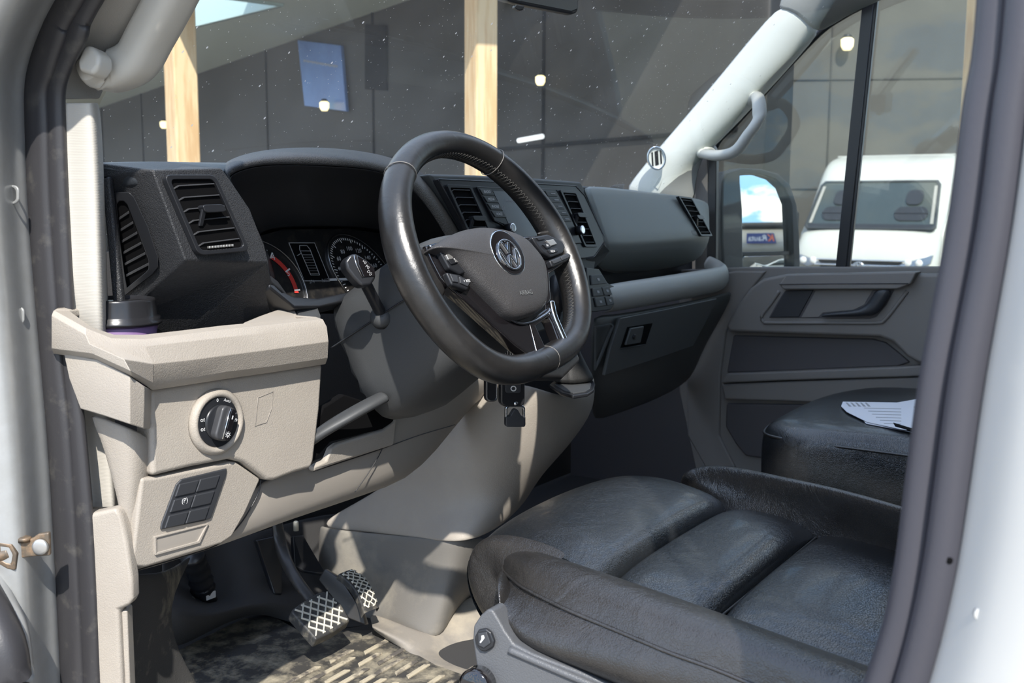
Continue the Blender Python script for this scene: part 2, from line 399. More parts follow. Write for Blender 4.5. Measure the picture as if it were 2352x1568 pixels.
# ================================================================== SETTING: van shell
def struct(o, label=None):
    o['kind'] = 'structure'
    if label: o['label'] = label
    return o
def boxobj(name, lo, hi, m, parent=None, bevel=0):
    bm = bmesh.new(); add_box(bm, [(a+b)/2 for a, b in zip(lo, hi)], [b-a for a, b in zip(lo, hi)]); return obj(name, bm, m, parent, bevel)
struct(boxobj('floor', (-.90, -.8, -.06), (.95, 1.5, -.002), 'carpetb'), 'dark carpeted floor of the van cab')
struct(boxobj('ceiling', (-.86, -.8, 1.70), (.86, .40, 1.77), 'head'), 'pale grey headliner over the van cab')
struct(boxobj('wall_rear', (-.92, -.86, -.05), (.92, -.80, 1.75), 'head'), 'grey bulkhead behind the seats')
struct(boxobj('wall_front', (-.86, 1.47, -.05), (.95, 1.50, .68), 'carpetb'), 'black firewall behind the dashboard')
# ground outside
GZ = -.70
bm = bmesh.new(); bmesh.ops.create_grid(bm, x_segments=2, y_segments=2, size=260)
for v in bm.verts: v.co.z = GZ
struct(obj('ground', bm, 'asphalt', wn=False), 'grey asphalt yard around the van')

# painted door opening at the front-left: ribbon of body metal outside the seals
ys = [-330, 0, 70, 136, 200, 300, 500, 800, 1000, 1250, 1568, 1660]
sealL = [330, 128, 95, 70, 58, 61, 68, 95, 113, 128, 143, 147]
sealM = [378, 178, 152, 131, 107, 108, 116, 135, 158, 175, 192, 196]
sealR = [424, 224, 198, 153, 141, 141, 150, 165, 186, 211, 221, 224]
body = thing('door_frame', 'silver painted metal frame of the open driver door, left of the rubber seals', 'door frame', (-.97, 1.05, -.1), kind='structure')
rows = []
for y, l in zip(ys, sealL):
    lf = -140 + 0*l
    rows.append([P(lf-60, y, x=-1.06), P(l-105, y, x=-1.02), P(l-62, y, x=-.995), P(l-34, y, x=-.965), P(l-14, y, x=-.953), P(l-3, y, x=-.944), P(l+8, y, x=-.925)])
grid('pillar_skin', rows, 'paint', body, sub=2, solid=.006)
# slanted upper pillar fold, pressed marks
up = [P(-80, 250, x=-1.03), P(40, 120, x=-1.02), P(115, -20, x=-1.01), P(150, -120, x=-1.0)]
for (u, v) in ((26, 447), (38, 725)):
    f = Qd(P(u-24, v-22, x=-.972), P(u+20, v-22, x=-.968), P(u+20, v+22, x=-.968), P(u-24, v+22, x=-.972))
    ring('pressed_mark', f, rrect(0, 0, 1, 1, .3), rrect(.12, .12, .88, .88, .25), .0, .0025, 'paint', body, bevel=.001)
# lower dark door edge seen at the far left
sweep('sill_edge', [P(-80, 1260, x=-1.03), P(-12, 1380, x=-1.03), P(26, 1470, x=-1.03), P(40, 1640, x=-1.03)], .018, 'paint', body, n=12)
sweep('sill_seal', [P(-90, 1300, x=-1.05), P(-22, 1420, x=-1.05), P(12, 1510, x=-1.05), P(22, 1650, x=-1.05)], .022, 'rubber', body, n=12)
# rubber seals front
seal = thing('front_door_seal', 'dark rubber door seal running down the front-left pillar', 'door seal', (-.94, 1.05, 0))
def sealpath(A, B, x): return [P((a+b)/2, y, x=x) for a, b, y in zip(A, B, ys)]
def sealrad_old(A, B, x): return [max(.008, (P(a, y, x=x)-P(b, y, x=x)).length*.36) for a, b, y in zip(A, B, ys)]
pa = sealpath(sealL, sealM, -.935); pb = sealpath(sealM, sealR, -.926)
def seal_tube(name, path, ra, rb, m, parent):
    p2 = catmull(path, 6); bm = bmesh.new(); add_sweep(bm, p2, ra, ry=rb, n=14, side=(1, 0, 0)); return obj(name, bm, m, parent, wn=False)
seal_tube('outer_lip', pa, .0215, .0100, 'rubber', seal)
seal_tube('inner_lip', pb, .0180, .0090, 'rubber', seal)
bm = bmesh.new(); add_sweep(bm, [p+Vector((.008, .006, 0)) for p in catmull([(a+b)/2 for a, b in zip(pa, pb)], 5)], .012, n=8)
obj('seal_web', bm, 'rubber', seal, wn=False)
# B-pillar, right edge
yb = [-900, 0, 260, 533, 850, 1100, 1283, 1430, 1568, 1680]
bL = [2300, 2259, 2222, 2185, 2133, 2097, 2074, 2046, 1996, 1950]
bM = [2385, 2334, 2300, 2263, 2195, 2160, 2136, 2108, 2069, 2030]
bR = [2450, 2385, 2356, 2321, 2266, 2230, 2202, 2170, 2133, 2095]
seal2 = thing('rear_door_seal', 'purplish-grey rubber door seal at the right edge, close to the camera', 'door seal', (-.93, .12, 0))
XS = -.945
q1 = [P((a+b)/2, y, x=XS) for a, b, y in zip(bL, bM, yb)]; q2 = [P((a+b)/2-3, y, x=XS-.012) for a, b, y in zip(bM, bR, yb)]
seal_tube('inner_lip', q1, .0120, .0155, 'rubber2', seal2); seal_tube('outer_lip', q2, .0105, .0135, 'rubber2', seal2)
bm = bmesh.new(); add_sweep(bm, [p+Vector((.008, 0, 0)) for p in catmull([(a+b)/2 for a, b in zip(q1, q2)], 5)], .010, n=8)
obj('seal_web', bm, 'rubber2', seal2, wn=False)
for v, u in ((490, 2300), (1285, 2180)):
    lathe('drain_plug', P(u, v, x=XS-.022), (-1, -.2, 0), [(.0022, 0), (.002, .002)], 'void', seal2, n=12)
bp = thing('rear_pillar', 'white painted rear pillar of the door opening, at the right edge', 'door pillar', (-.97, .08, -.1), kind='structure')
rows = []
for y, r in zip(yb, bR):
    rows.append([P(r-20, y, x=-.955), P(r+14, y, x=-.968), P(r+60, y, x=-.985), P(r+130, y, x=-1.0), P(r+300, y, x=-1.01), P(r+520, y, x=-.99)])
grid('pillar_skin', rows, 'paintb', bp, sub=2, solid=.006)
lathe('pressed_dimple', P(2255, 1411, x=-.985), (-1, -.4, 0), [(.0042, -.002), (.0042, .0008), (.0036, .0014), (0.001, .001)], 'paintb', bp, n=20)
# body side wall behind the pillar, roof rail over the door (real, out of frame, shades the cab)
struct(boxobj('wall_left', (-.985, -.85, GZ+.35), (-.93, .035, 1.75), 'paintb', bevel=.01), 'silver side wall of the van behind the driver door')
struct(boxobj('trim_1', (-.97, 0.0, 1.68), (-.84, .46, 1.78), 'paintb', bevel=.01), 'roof rail over the driver door')
struct(boxobj('trim_2', (-.97, .15, -.32), (-.90, 1.3, -.02), 'sill', bevel=.01), 'door sill under the driver door')

# near front pillar trims
pil = thing('pillar_trim', 'cream ribbed fabric trim running up the front-left pillar beside the dashboard', 'pillar trim', (-.9, 1.04, .2))
yv = [233, 300, 420, 560, 690, 820, 1000, 1176]
pl_ = [136, 138, 143, 150, 157, 164, 184, 204]
pr_ = [224, 230, 236, 240, 244, 250, 262, 276]
rows = []
for y, a, b in zip(yv, pl_, pr_):
    o_ = 0 if y < 700 else (.012 if y < 850 else .026)
    rows.append([P(a-6, y, x=-.930+o_), P(a+4, y, x=-.926+o_)] + [P(a+(b-a)*t, y, x=-.922+o_+(.010*t)) for t in (.15, .45, .75)] + [P(b-5, y, x=-.905+o_), P(b+1, y, x=-.88+o_), P(b+6, y, x=-.84)])
grid('lower_trim', rows, 'pillar', pil, sub=2, solid=.004)
pil2 = thing('upper_pillar_trim', 'cream textured upper pillar trim at top left with a moulded grab handle', 'pillar trim', (-.88, .95, .9))
rows = []
for L in ([(140, 229), (160, 229), (190, 229), (221, 229), (232, 232)],
          [(138, 205), (158, 200), (188, 198), (226, 196), (240, 205)],
          [(142, 175), (160, 160), (195, 150), (235, 160), (262, 172)],
          [(152, 136), (175, 120), (215, 112), (270, 120), (296, 132)],
          [(190, 65), (215, 55), (262, 50), (312, 62), (345, 72)],
          [(226, 0), (250, -5), (300, -10), (355, -5), (388, 0)],
          [(262, -80), (285, -85), (335, -90), (395, -85), (430, -80)]):
    rows.append([P(u, v, x=w) for (u, v), w in zip(L, (-.925, -.905, -.885, -.865, -.845))])
grid('fabric_panel', rows, 'pillar2', pil2, sub=2, solid=.004)
# grab handle: mount block plus long grip
hp = [P(205, 150, x=-.90), P(228, 163, x=-.885), P(268, 162, x=-.870), P(314, 138, x=-.862), P(345, 85, x=-.86), P(378, 25, x=-.86), P(412, -40, x=-.86), P(445, -110, x=-.86)]
prof = [(math.cos(a)*(abs(math.cos(a))**-.35), math.sin(a)*(abs(math.sin(a))**-.35)) for a in [2*math.pi*(k+.5)/16 for k in range(16)]]
bm = bmesh.new(); pp = catmull(hp, 7)
rr = [.014+.0075*min(1, i/12) for i in range(len(pp))]
add_sweep(bm, pp, rr, ry=[r*1.05 for r in rr], prof=prof, side=(1, 0, 0)); g_ = obj('grab_handle', bm, 'handle', pil2, wn=False)
bm = bmesh.new(); add_sweep(bm, [p+Vector((-.0125, -.008, .008)) for p in pp[8:]], .0012, n=6); obj('grip_seam', bm, 'thread', g_, wn=False)
f = Qd(P(196, 108, x=-.905), P(248, 112, x=-.90), P(240, 180, x=-.905), P(190, 168, x=-.91))
plate('handle_mount', f, [(0.12, 0), (.75, -.02), (1, .35), (.95, .72), (.55, 1), (.25, .98), (0, .35)], -.012, .010, 'handle', pil2, bevel=.005)
# lower kick trim and strip
kt = thing('kick_panel_trim', 'grained beige kick trim below the front pillar beside the rubber seal', 'kick trim', (-.9, 1.0, 0))
poly('panel', vv([(203, 1180, 'x', -0.927), (266, 1167, 'x', -0.912), (280, 1185, 'x', -0.907), (292, 1245, 'x', -0.907), (303, 1330, 'x', -0.907), (304, 1375, 'x', -0.907), (298, 1390, 'x', -0.907), (272, 1402, 'x', -0.912), (280, 1568, 'x', -0.912), (284, 1680, 'x', -0.912), (222, 1680, 'x', -0.927), (214, 1350, 'x', -0.927)]), .02, 'greige', kt, bevel=.005)
poly('edge_strip', vv([(275, 1408, 'x', -0.907), (282, 1400, 'x', -0.904), (292, 1402, 'x', -0.902), (303, 1680, 'x', -0.902), (286, 1680, 'x', -0.907)]), .02, 'greige', kt, bevel=.004)
# sill wall + dusty carpet ramp on the left
cw = thing('footwell_carpet', 'dusty dark carpet covering the left side of the driver footwell', 'carpet', (-.8, 1.1, 0))
rows = [vv([(290, 1300, 'x', -.87), (385, 1330, 'x', -.80), (470, 1250, 'y', 1.33)]),
        vv([(300, 1400, 'x', -.87), (378, 1400, 'x', -.79), (392, 1360, 'x', -.77)]),
        vv([(300, 1470, 'x', -.87), (372, 1470, 'x', -.78), (402, 1475, 'x', -.755)]),
        vv([(300, 1570, 'x', -.87), (380, 1570, 'x', -.775), (462, 1572, 'x', -.72)]),
        vv([(300, 1750, 'x', -.87), (400, 1750, 'x', -.77), (560, 1750, 'x', -.68)])]
grid('side_carpet', rows, 'carpet', cw, sub=2, solid=.01)
# moulded dark footwell bulkhead with the recess round the shaft
rows = [vv([(380, 1500, 'z', .004), (420, 1490, 'z', .004), (500, 1445, 'z', .004), (560, 1420, 'z', .006), (610, 1412, 'z', .008), (680, 1440, 'z', .004), (870, 1440, 'z', .004)]),
        vv([(378, 1400, 'y', 1.30), (440, 1440, 'y', 1.27), (505, 1418, 'y', 1.29), (560, 1395, 'y', 1.31), (610, 1390, 'y', 1.31), (690, 1402, 'y', 1.32), (870, 1400, 'y', 1.25)]),
        vv([(378, 1365, 'y', 1.34), (410, 1362, 'y', 1.34), (470, 1402, 'y', 1.34), (535, 1385, 'y', 1.36), (600, 1370, 'y', 1.34), (690, 1370, 'y', 1.34), (860, 1340, 'y', 1.3)]),
        vv([(378, 1330, 'y', 1.40), (400, 1335, 'y', 1.42), (455, 1385, 'y', 1.45), (510, 1350, 'y', 1.42), (560, 1310, 'y', 1.36), (640, 1330, 'y', 1.40), (850, 1270, 'y', 1.38)]),
        vv([(378, 1200, 'y', 1.41), (400, 1220, 'y', 1.42), (455, 1230, 'y', 1.43), (510, 1230, 'y', 1.42), (560, 1230, 'y', 1.41), (640, 1200, 'y', 1.41), (850, 1150, 'y', 1.41)])]
grid('bulkhead_carpet', rows, 'carpetb', cw, sub=2, solid=.01)

# ------------------------------------------------------------------ tunnel side cover
tun = thing('tunnel_cover', 'brown-grey scuffed plastic cover of the centre tunnel beside the accelerator pedal', 'tunnel cover', (-.2, 1.1, 0))
rows = [vv([(728, 1200, 'y', 1.38), (745, 1212, 'y', 1.34), (800, 1218, 'y', 1.275), (880, 1226, 'y', 1.205), (960, 1232, 'y', 1.115), (1035, 1243, 'y', 1.03), (1085, 1240, 'y', 1.01), (1130, 1230, 'y', 1.01)]),
        vv([(728, 1250, 'y', 1.38), (742, 1262, 'y', 1.34), (800, 1268, 'y', 1.275), (880, 1280, 'y', 1.205), (960, 1300, 'y', 1.115), (1035, 1310, 'y', 1.035), (1080, 1300, 'y', 1.03), (1130, 1290, 'y', 1.03)]),
        vv([(728, 1300, 'y', 1.38), (742, 1310, 'y', 1.34), (800, 1330, 'y', 1.275), (880, 1350, 'y', 1.205), (950, 1380, 'y', 1.115), (1020, 1390, 'y', 1.04), (1050, 1360, 'y', 1.05), (1130, 1345, 'y', 1.06)]),
        vv([(728, 1380, 'y', 1.38), (742, 1400, 'y', 1.34), (790, 1415, 'y', 1.275), (865, 1425, 'y', 1.205), (940, 1455, 'y', 1.10), (1008, 1474, 'y', 1.05), (1032, 1440, 'y', 1.06), (1045, 1385, 'y', 1.115)])]
grid('side_cover', rows, 'tunnel', tun, sub=2, solid=.008)
rows = [vv([(840, 1395, 'y', 1.22), (945, 1440, 'y', 1.09), (1012, 1462, 'y', 1.06), (1030, 1400, 'y', 1.08), (1060, 1365, 'y', 1.08), (1150, 1340, 'y', 1.06)]),
        vv([(850, 1425, 'y', 1.18), (930, 1462, 'y', 1.08), (1000, 1487, 'y', 1.045), (1060, 1497, 'y', 1.02), (1095, 1497, 'y', 1.0), (1160, 1495, 'y', .97)]),
        vv([(850, 1437, 'y', 1.14), (925, 1475, 'y', 1.075), (995, 1500, 'y', 1.04), (1055, 1508, 'y', 1.01), (1095, 1508, 'y', .99), (1160, 1508, 'y', .96)]),
        vv([(850, 1446, 'z', .006), (915, 1490, 'z', .006), (985, 1520, 'z', .006), (1040, 1545, 'z', .006), (1095, 1560, 'z', .006), (1160, 1590, 'z', .006)])]
grid('floor_moulding', rows, 'sill', tun, sub=2, solid=.006)

# ------------------------------------------------------------------ floor mat
mt = thing('floor_mat', 'dusty ribbed rubber mat on the floor under the pedals', 'floor mat', (-.4, 1.1, 0))
mp_ = vv([(390, 1502, 'z', .006), (470, 1462, 'z', .006), (560, 1418, 'z', .006), (630, 1415, 'z', .006), (690, 1448, 'z', .006), (860, 1446, 'z', .006), (1000, 1525, 'z', .006), (1120, 1568, 'z', .006), (1200, 1800, 'z', .006), (330, 1800, 'z', .006), (430, 1570, 'z', .006)])
poly('mat_base', mp_, .006, 'mat', mt, bevel=.002, ext=(0, 0, -.006))
bm = bmesh.new()
random.seed(3)
for r in range(22):
    y = .70 + r*.0235
    x = -.86 + (.05 if r % 2 else 0)
    while x < -.12:
        L = random.choice((.06, .09, .12)); c = Vector((x+L/2, y, .0085))
        p, q = proj = (c-CAM).dot(RI)/(c-CAM).dot(FW)*F+CX, CY-(c-CAM).dot(UP)/(c-CAM).dot(FW)*F
        lim = 1452+max(0, (p-860))*.48 if p > 690 else 1440+max(0, 560-p)*.55
        if q > lim+10 and 400+(q-1440)*.5 < p < 1110 and y < 1.17:
            k = .035
            pts = [Vector((x, y-.0045, .009)), Vector((x+L, y-.0045+L*k, .009)), Vector((x+L-.006, y+.0045+L*k, .009)), Vector((x+.006, y+.0045, .009))]
            add_poly(bm, pts, Vector((0, 0, -.004)))
        x += L+.018
obj('raised_ribs', bm, 'ribs', mt, bevel=.0012, seg=2)

# ================================================================== DASHBOARD
D = thing('dashboard', 'black and greige van dashboard with vents, gauges and a touch display', 'dashboard', (-.05, 1.05, .1))
# top deck
front = vv([(243, 405, 'x', -.852), (262, 399, 'x', -.842), (300, 393, 'y', 1.0), (352, 389, 'y', .982), (440, 387, 'y', .982), (508, 385, 'y', .982)])
front += vv([(560, 372, 'y', 1.02), (700, 368, 'y', 1.05), (850, 374, 'y', 1.04), (985, 400, 'y', 1.005), (1100, 404, 'y', 1.005), (1200, 409, 'y', 1.005), (1330, 417, 'y', 1.005), (1440, 429, 'y', 1.01), (1560, 444, 'y', 1.015), (1610, 452, 'y', 1.03), (1634, 466, 'y', 1.02)])
zz = [.788, .794, .800, .806, .810, .812, .812, .812, .812, .800, .797, .795, .790, .782, .768, .76, .75]
bk1 = [Vector((p.x, 1.09, z)) for p, z in zip(front, zz)]
bk2 = [Vector((p.x*1.0, 1.20, z-.004)) for p, z in zip(front, zz)]
bk3 = [Vector((p.x*1.0, 1.36, z-.05)) for p, z in zip(front, zz)]
tuck = [p+Vector((0, .006, -.018)) for p in front]
grid('top_deck', [tuck, front, bk1, bk2, bk3], 'deck', D, sub=2, solid=.01)
# left pod
A = P(243, 407, x=-.852); B = P(350, 390, y=.972); C = P(510, 386, y=.975)
Eb = P(426, 598, y=.964); Fb = P(612, 603, y=.966)
_nA = (B-A).cross(Eb-A).normalized(); _rG = P(268, 735, d=1)-CAM; G = CAM+_rG*((A-CAM).dot(_nA)/_rG.dot(_nA)); H = P(400, 790, y=1.03); I = P(640, 760, y=1.05); J = P(676, 704, y=1.0); K = P(650, 668, y=.985)
c1, c2, c3, c4 = P(530, 414, y=.975), P(575, 480, y=.972), P(603, 560, y=.969), P(624, 645, y=.975)
bm = bmesh.new()
V_ = {k: bm.verts.new(p) for k, p in dict(A=A, B=B, C=C, E=Eb, F=Fb, G=G, H=H, I=I, J=J, K=K, c1=c1, c2=c2, c3=c3, c4=c4,
      A2=A+Vector((0, .12, 0)), B2=B+Vector((0, .1, .01)), C2=C+Vector((0, .1, .01))).items()}
for fc in ('A B E G', 'B C c1 c2 c3 F E', 'E F c3 c4 K J I H G', 'A A2 B2 B', 'B B2 C2 C'):
    L = fc.split()
    if L[1] == 'F' and L[0] == 'E': L = ['E', 'F', 'c4', 'K', 'J', 'I', 'H', 'G']
    if L[0] == 'B' and 'c3' in L: L = ['B', 'C', 'c1', 'c2', 'c3', 'c4', 'F', 'E']
    bm.faces.new([V_[x] for x in L])
bmesh.ops.recalc_face_normals(bm, faces=bm.faces)
s = sum(x.normal.dot(CAM-x.calc_center_median()) for x in bm.faces)
if s < 0: bmesh.ops.reverse_faces(bm, faces=bm.faces[:])
obj('left_pod', bm, 'black', D, bevel=.012, seg=5, solid=.02)
# filler between pod side and pillar
poly('pod_side', vv([(232, 412, 'x', -.862), (250, 404, 'x', -.857), (285, 735, 'x', -.857), (262, 735, 'x', -.862)]), .01, 'black', D, bevel=.003)

def vent(name, q, cornr, nsl, slo, parent, tab=None, tilt=.0, wide=None, m='satin', fr=.09, dep=.012, slh=.0016, inner=None, wheel=False, thick=.004):
    w, h = q.w, q.h; ra, rb = cornr/w, cornr/h; fx, fy = fr*.5/w*.1, fr*.5/h*.1
    t = .0055
    ax, ay = t/w, t/h
    r = ring(name, q, rrect(0, 0, 1, 1, ra, rb), rrect(ax, ay, 1-ax, 1-ay, ra*.8, rb*.8), -.004, thick, m, parent, bevel=.0012)
    bm = bmesh.new(); add_plate(bm, q, rrect(ax*.6, ay*.6, 1-ax*.6, 1-ay*.6, ra*.8, rb*.8), -.004, .0006); obj('vent_throat', bm, 'void', r)
    bm = bmesh.new()
    for k in range(nsl):
        b = slo + (1-2*slo)*(k+.5)/nsl if inner is None else inner[k]
        a0, a1 = ax*1.3, 1-ax*1.3
        w_ = slh/h
        # slat: thin blade, chamfered left end, seen as a lit edge over a dark gap
        pts = [q(a0, b-.035, .0010), q(a0+.10, b, .0034), q(a1, b+tilt, .0034), q(a1, b+tilt+w_, .0034), q(a0+.095, b+w_, .0034), q(a0, b-.035+w_, .0010)]
        add_poly(bm, pts, -q.n*.0022)
    obj('slats', bm, 'vent', r, bevel=.0004, seg=2)
    if tab:
        ta, tb, tw, th = tab
        bm = bmesh.new(); add_plate(bm, q, rrect(ta, tb, ta+tw, tb+th, tw*.18, th*.3), .002, .0125)
        add_poly(bm, [q(ta, tb+th*.5, .010), q(ta+tw*.22, tb+th*.6, .011), q(ta-tw*.12, tb-th*1.6, .003), q(ta-tw*.3, tb-th*1.6, .003)], -q.n*.004)
        obj('slider_tab', bm, 'satin', r, bevel=.0018)
    return r
qv = Qd(P(372, 402, y=.967), P(490, 402, y=.969), P(570, 576, y=.960), P(452, 587, y=.960))
vr = vent('front_air_vent', qv, .008, 6, .07, D, tab=(.37, .52, .42, .10), tilt=.02)
bm = bmesh.new(); rr_ = 12
for k in range(9):
    add_plate(bm, qv, [(.22+k*.055, .075), (.255+k*.055, .075), (.27+k*.055, .105), (.235+k*.055, .105)], .002, .006)
obj('thumb_wheel', bm, 'alu', vr, bevel=.0006)
# side demister vent on the outward facet
n_ = fan_normal([A, B, Eb, G]); n_ = toward(n_, A)
def onside(u, v, h=0):
    r = FW + RI*((u-CX)/F) - UP*((v-CY)/F); o = A + n_*(h+.0015); t = (o-CAM).dot(n_)/r.dot(n_); return CAM+r*t
of = [(252, 452), (266, 441), (296, 441), (308, 452), (340, 520), (363, 590), (363, 614), (350, 630), (280, 684), (270, 640), (258, 540)]
inn = [(268, 470), (274, 462), (284, 462), (292, 470), (318, 535), (341, 598), (341, 618), (335, 625), (292, 660), (286, 625), (276, 550)]
bm = bmesh.new(); nn = len(of)
A_ = [bm.verts.new(onside(u, v, .003)) for u, v in of]; B_ = [bm.verts.new(onside(u, v, .004)) for u, v in inn]
C_ = [bm.verts.new(onside(u, v, -.006)) for u, v in of]; D_ = [bm.verts.new(onside(u, v, -.002)) for u, v in inn]
for k in range(nn):
    j = (k+1) % nn
    for f_ in ((A_[k], A_[j], B_[j], B_[k]), (C_[k], C_[j], A_[j], A_[k]), (B_[k], B_[j], D_[j], D_[k])): bm.faces.new(f_)
bmesh.ops.recalc_face_normals(bm, faces=bm.faces)
sv = obj('side_demister_vent', bm, 'satin', D, bevel=.0012)
bm = bmesh.new(); add_poly(bm, [onside(u, v, .0012) for u, v in inn], -n_*.004); obj('vent_throat', bm, 'void', sv)
bm = bmesh.new()
for k in range(6):
    t = k/5; l = (272+t*17, 500+t*130); r = (294+t*47, 485+t*118)
    add_poly(bm, [onside(l[0], l[1], .0028), onside(r[0], r[1], .0032), onside(r[0]+1, r[1]+6, .0032), onside(l[0]+1, l[1]+6, .0028)], -n_*.002)
obj('slats', bm, 'vent', sv, bevel=.0004)

# cluster hood
Lx = [(628, 650), (604, 560), (575, 480), (530, 415), (527, 404), (560, 388), (620, 378), (710, 380), (800, 384), (870, 392), (915, 410), (955, 440), (1000, 500), (1040, 570), (1060, 620)]
Ox = [(618, 650), (594, 560), (562, 480), (512, 402), (513, 382), (556, 364), (620, 352), (700, 347), (790, 351), (880, 366), (945, 392), (985, 425), (1035, 490), (1072, 540), (1090, 600)]
Sx = [(618, 652), (594, 562), (560, 478), (506, 396), (506, 370), (556, 347), (620, 335), (700, 330), (790, 334), (880, 347), (950, 372), (992, 405), (1045, 480), (1085, 540), (1100, 600)]
Tx = [(640, 640), (612, 566), (604, 552), (600, 545), (606, 538), (630, 530), (670, 527), (720, 526), (780, 526), (840, 529), (880, 536), (920, 550), (960, 580), (985, 615), (1000, 640)]
Mx = [((a[0]*.55+b[0]*.45), (a[1]*.45+b[1]*.55)) for a, b in zip(Lx, Tx)]
hood = grid('cluster_hood', [PY(1.16, *[(u, v+26) for u, v in Sx]), PY(1.10, *Sx), PY(.992, *Ox), PY(.984, *[(a[0]*.5+b[0]*.5, a[1]*.5+b[1]*.5) for a, b in zip(Ox, Lx)]), PY(.988, *Lx)], 'black', D, sub=2, solid=.004)
grid('hood_lining', [PY(.987, *Lx), PY(1.05, *[((a[0]*.8+b[0]*.2), (a[1]*.7+b[1]*.3)) for a, b in zip(Lx, Tx)]), PY(1.13, *Tx)], 'satin', hood, sub=2, solid=.003)
poly('gauge_backing', PY(1.15, (560, 380), (720, 360), (900, 380), (1060, 520), (1060, 720), (640, 720), (590, 560)), .01, 'void', D, bevel=0)
# hood underside sensor bump
f = Fr(P(800, 372, y=.986), (1, 0, 0), (0, 0, 1))
# lower frame band under the gauges
poly('cluster_lower_band', vv([(618, 640, 'y', .978), (640, 664, 'y', .985), (676, 680, 'y', .99), (730, 684, 'y', 1.0), (800, 670, 'y', 1.01), (900, 640, 'y', 1.02), (905, 655, 'y', 1.02), (800, 690, 'y', 1.0), (735, 705, 'y', .99), (676, 706, 'y', .98), (620, 660, 'y', .975)]), .03, 'satin', D, bevel=.003)
# gauge panel
GP = Fr(P(740, 620, y=1.115), (1, 0, 0), (0, .34, 1))
gp = D
def ong(u, v):
    r = FW + RI*((u-CX)/F) - UP*((v-CY)/F); n = GP.n; t = (GP.o-CAM).dot(n)/r.dot(n); q = CAM+r*t-GP.o
    return q.dot(GP.r), q.dot(GP.u)
pan = plate('instrument_panel', GP, [ong(*p) for p in ((598, 540), (650, 526), (800, 524), (900, 540), (960, 590), (985, 660), (860, 690), (735, 705), (640, 700), (610, 620))], -.006, 0, 'gauge', D)
def affine(cu, ru, tu, h=0):
    c = GP(*ong(*cu)); r = GP(*ong(*ru)); t = GP(*ong(*tu))
    class Af:
        w = (r-c).length; hh = (t-c).length
        n = GP.n
        def __call__(s, a, b, hh=0): return c + (r-c)*a + (t-c)*b + GP.n*(hh+h)
    o = Af(); o.h = o.hh; return o
# gauge rings
a1 = affine((592, 672), (706, 690), (585, 549)); a2 = affine((835, 634), (912, 668), (812, 545))
for af, th in ((a1, .03), (a2, .035)):
    ring('gauge_ring', af, circ(0, 0, 1.0, n=64), circ(0, 0, 1-th, n=64), 0, .004, 'chromed', pan, bevel=.0008)
ring('gauge_ring', a2, circ(0, 0, .93, n=64), circ(0, 0, .915, n=64), 0, .001, 'satin', pan, bevel=0)
# red band on rev counter
def arc(af, r0, r1, d0, d1, n=18):
    o = [(r1*math.cos(math.radians(d0+(d1-d0)*i/n)), r1*math.sin(math.radians(d0+(d1-d0)*i/n))) for i in range(n+1)]
    i_ = [(r0*math.cos(math.radians(d0+(d1-d0)*i/n)), r0*math.sin(math.radians(d0+(d1-d0)*i/n))) for i in range(n, -1, -1)]
    return o+i_
plate('red_band', a1, arc(a1, .74, .82, 8, 68), .0005, .0015, 'red', pan, bevel=0)
bm = bmesh.new()
for d in (76, 84, 92, 68, 40, 12): add_plate(bm, a1, arc(a1, .74, .86, d-1, d+1, 1), .0012, .002)
for k in range(50):
    d = 238 - k*4.6; l = .80 if k % 5 == 0 else .85
    if d > -32: add_plate(bm, a2, arc(a2, l, .9, d-.6, d+.6, 1), .0005, .0012)
obj('tick_marks', bm, 'white', pan)
class TF:   # text frame on the gauge plane, metric, at a pixel
    pass
def gtext(s, u, v, size, m='white', parent=None, name='numeral'):
    a, b = ong(u, v); return text(name, s, GP, a, b, size, m, parent or pan, h=.0022)
for s, u, v in (('40', 779, 618), ('60', 776, 595), ('80', 785, 579), ('100', 800, 572), ('120', 821, 577), ('140', 842, 593), ('160', 857, 611), ('180', 866, 632)): gtext(s, u, v, .0095)
for s, u, v in (('4', 626, 592), ('5', 660, 629), ('0', 621, 630)): gtext(s, u, v, .012)
# central trip display with the little van outline
dq = [ong(*p) for p in ((662, 557), (722, 557), (758, 646), (698, 646))]
def dqf(a, b, h=0):
    t = [(dq[0][i]*(1-a)+dq[1][i]*a)*b+(dq[3][i]*(1-a)+dq[2][i]*a)*(1-b) for i in (0, 1)]; return GP(t[0], t[1], h)
class DF:
    w = .06; h = .08; n = GP.n
    def __call__(s, a, b, h=0): return dqf(a, b, h)
DF = DF()
ring('trip_display_frame', DF, rrect(0, 0, 1, 1, .01), rrect(.02, .02, .98, .98, .01), 0, .001, 'grey_print', pan, bevel=0)
plate('trip_display', DF, rrect(.02, .02, .98, .98, .01), 0, .0006, 'void', pan, bevel=0)
bm = bmesh.new()
out = [(.33, .16), (.30, .82), (.36, .92), (.64, .92), (.70, .82), (.67, .16)]
for i in range(len(out)):
    p, q = out[i], out[(i+1) % len(out)]; bar2(bm, DF, *p, *q, .0012, .0008, .0016)
for b in (.78, .68): bar2(bm, DF, .32, b, .68, b, .0010, .0008, .0016)
for k in range(7): bar2(bm, DF, .34, .2+k*.07, .66, .2+k*.07, .0006, .0008, .0014)
bar2(bm, DF, .30, .72, .12, .66, .0014, .0008, .0016)
obj('van_pictogram', bm, 'grey_print', pan)
gtext('374', 714, 648, .0075, 'grey_print'); gtext('36177', 747, 645, .0075, 'grey_print')
bm = bmesh.new(); p0 = ong(756, 640); p1 = ong(802, 640)
add_plate(bm, GP, [p0, ong(802, 638), ong(802, 644), ong(756, 645)], .0005, .0015); obj('light_bar', bm, 'white', pan)
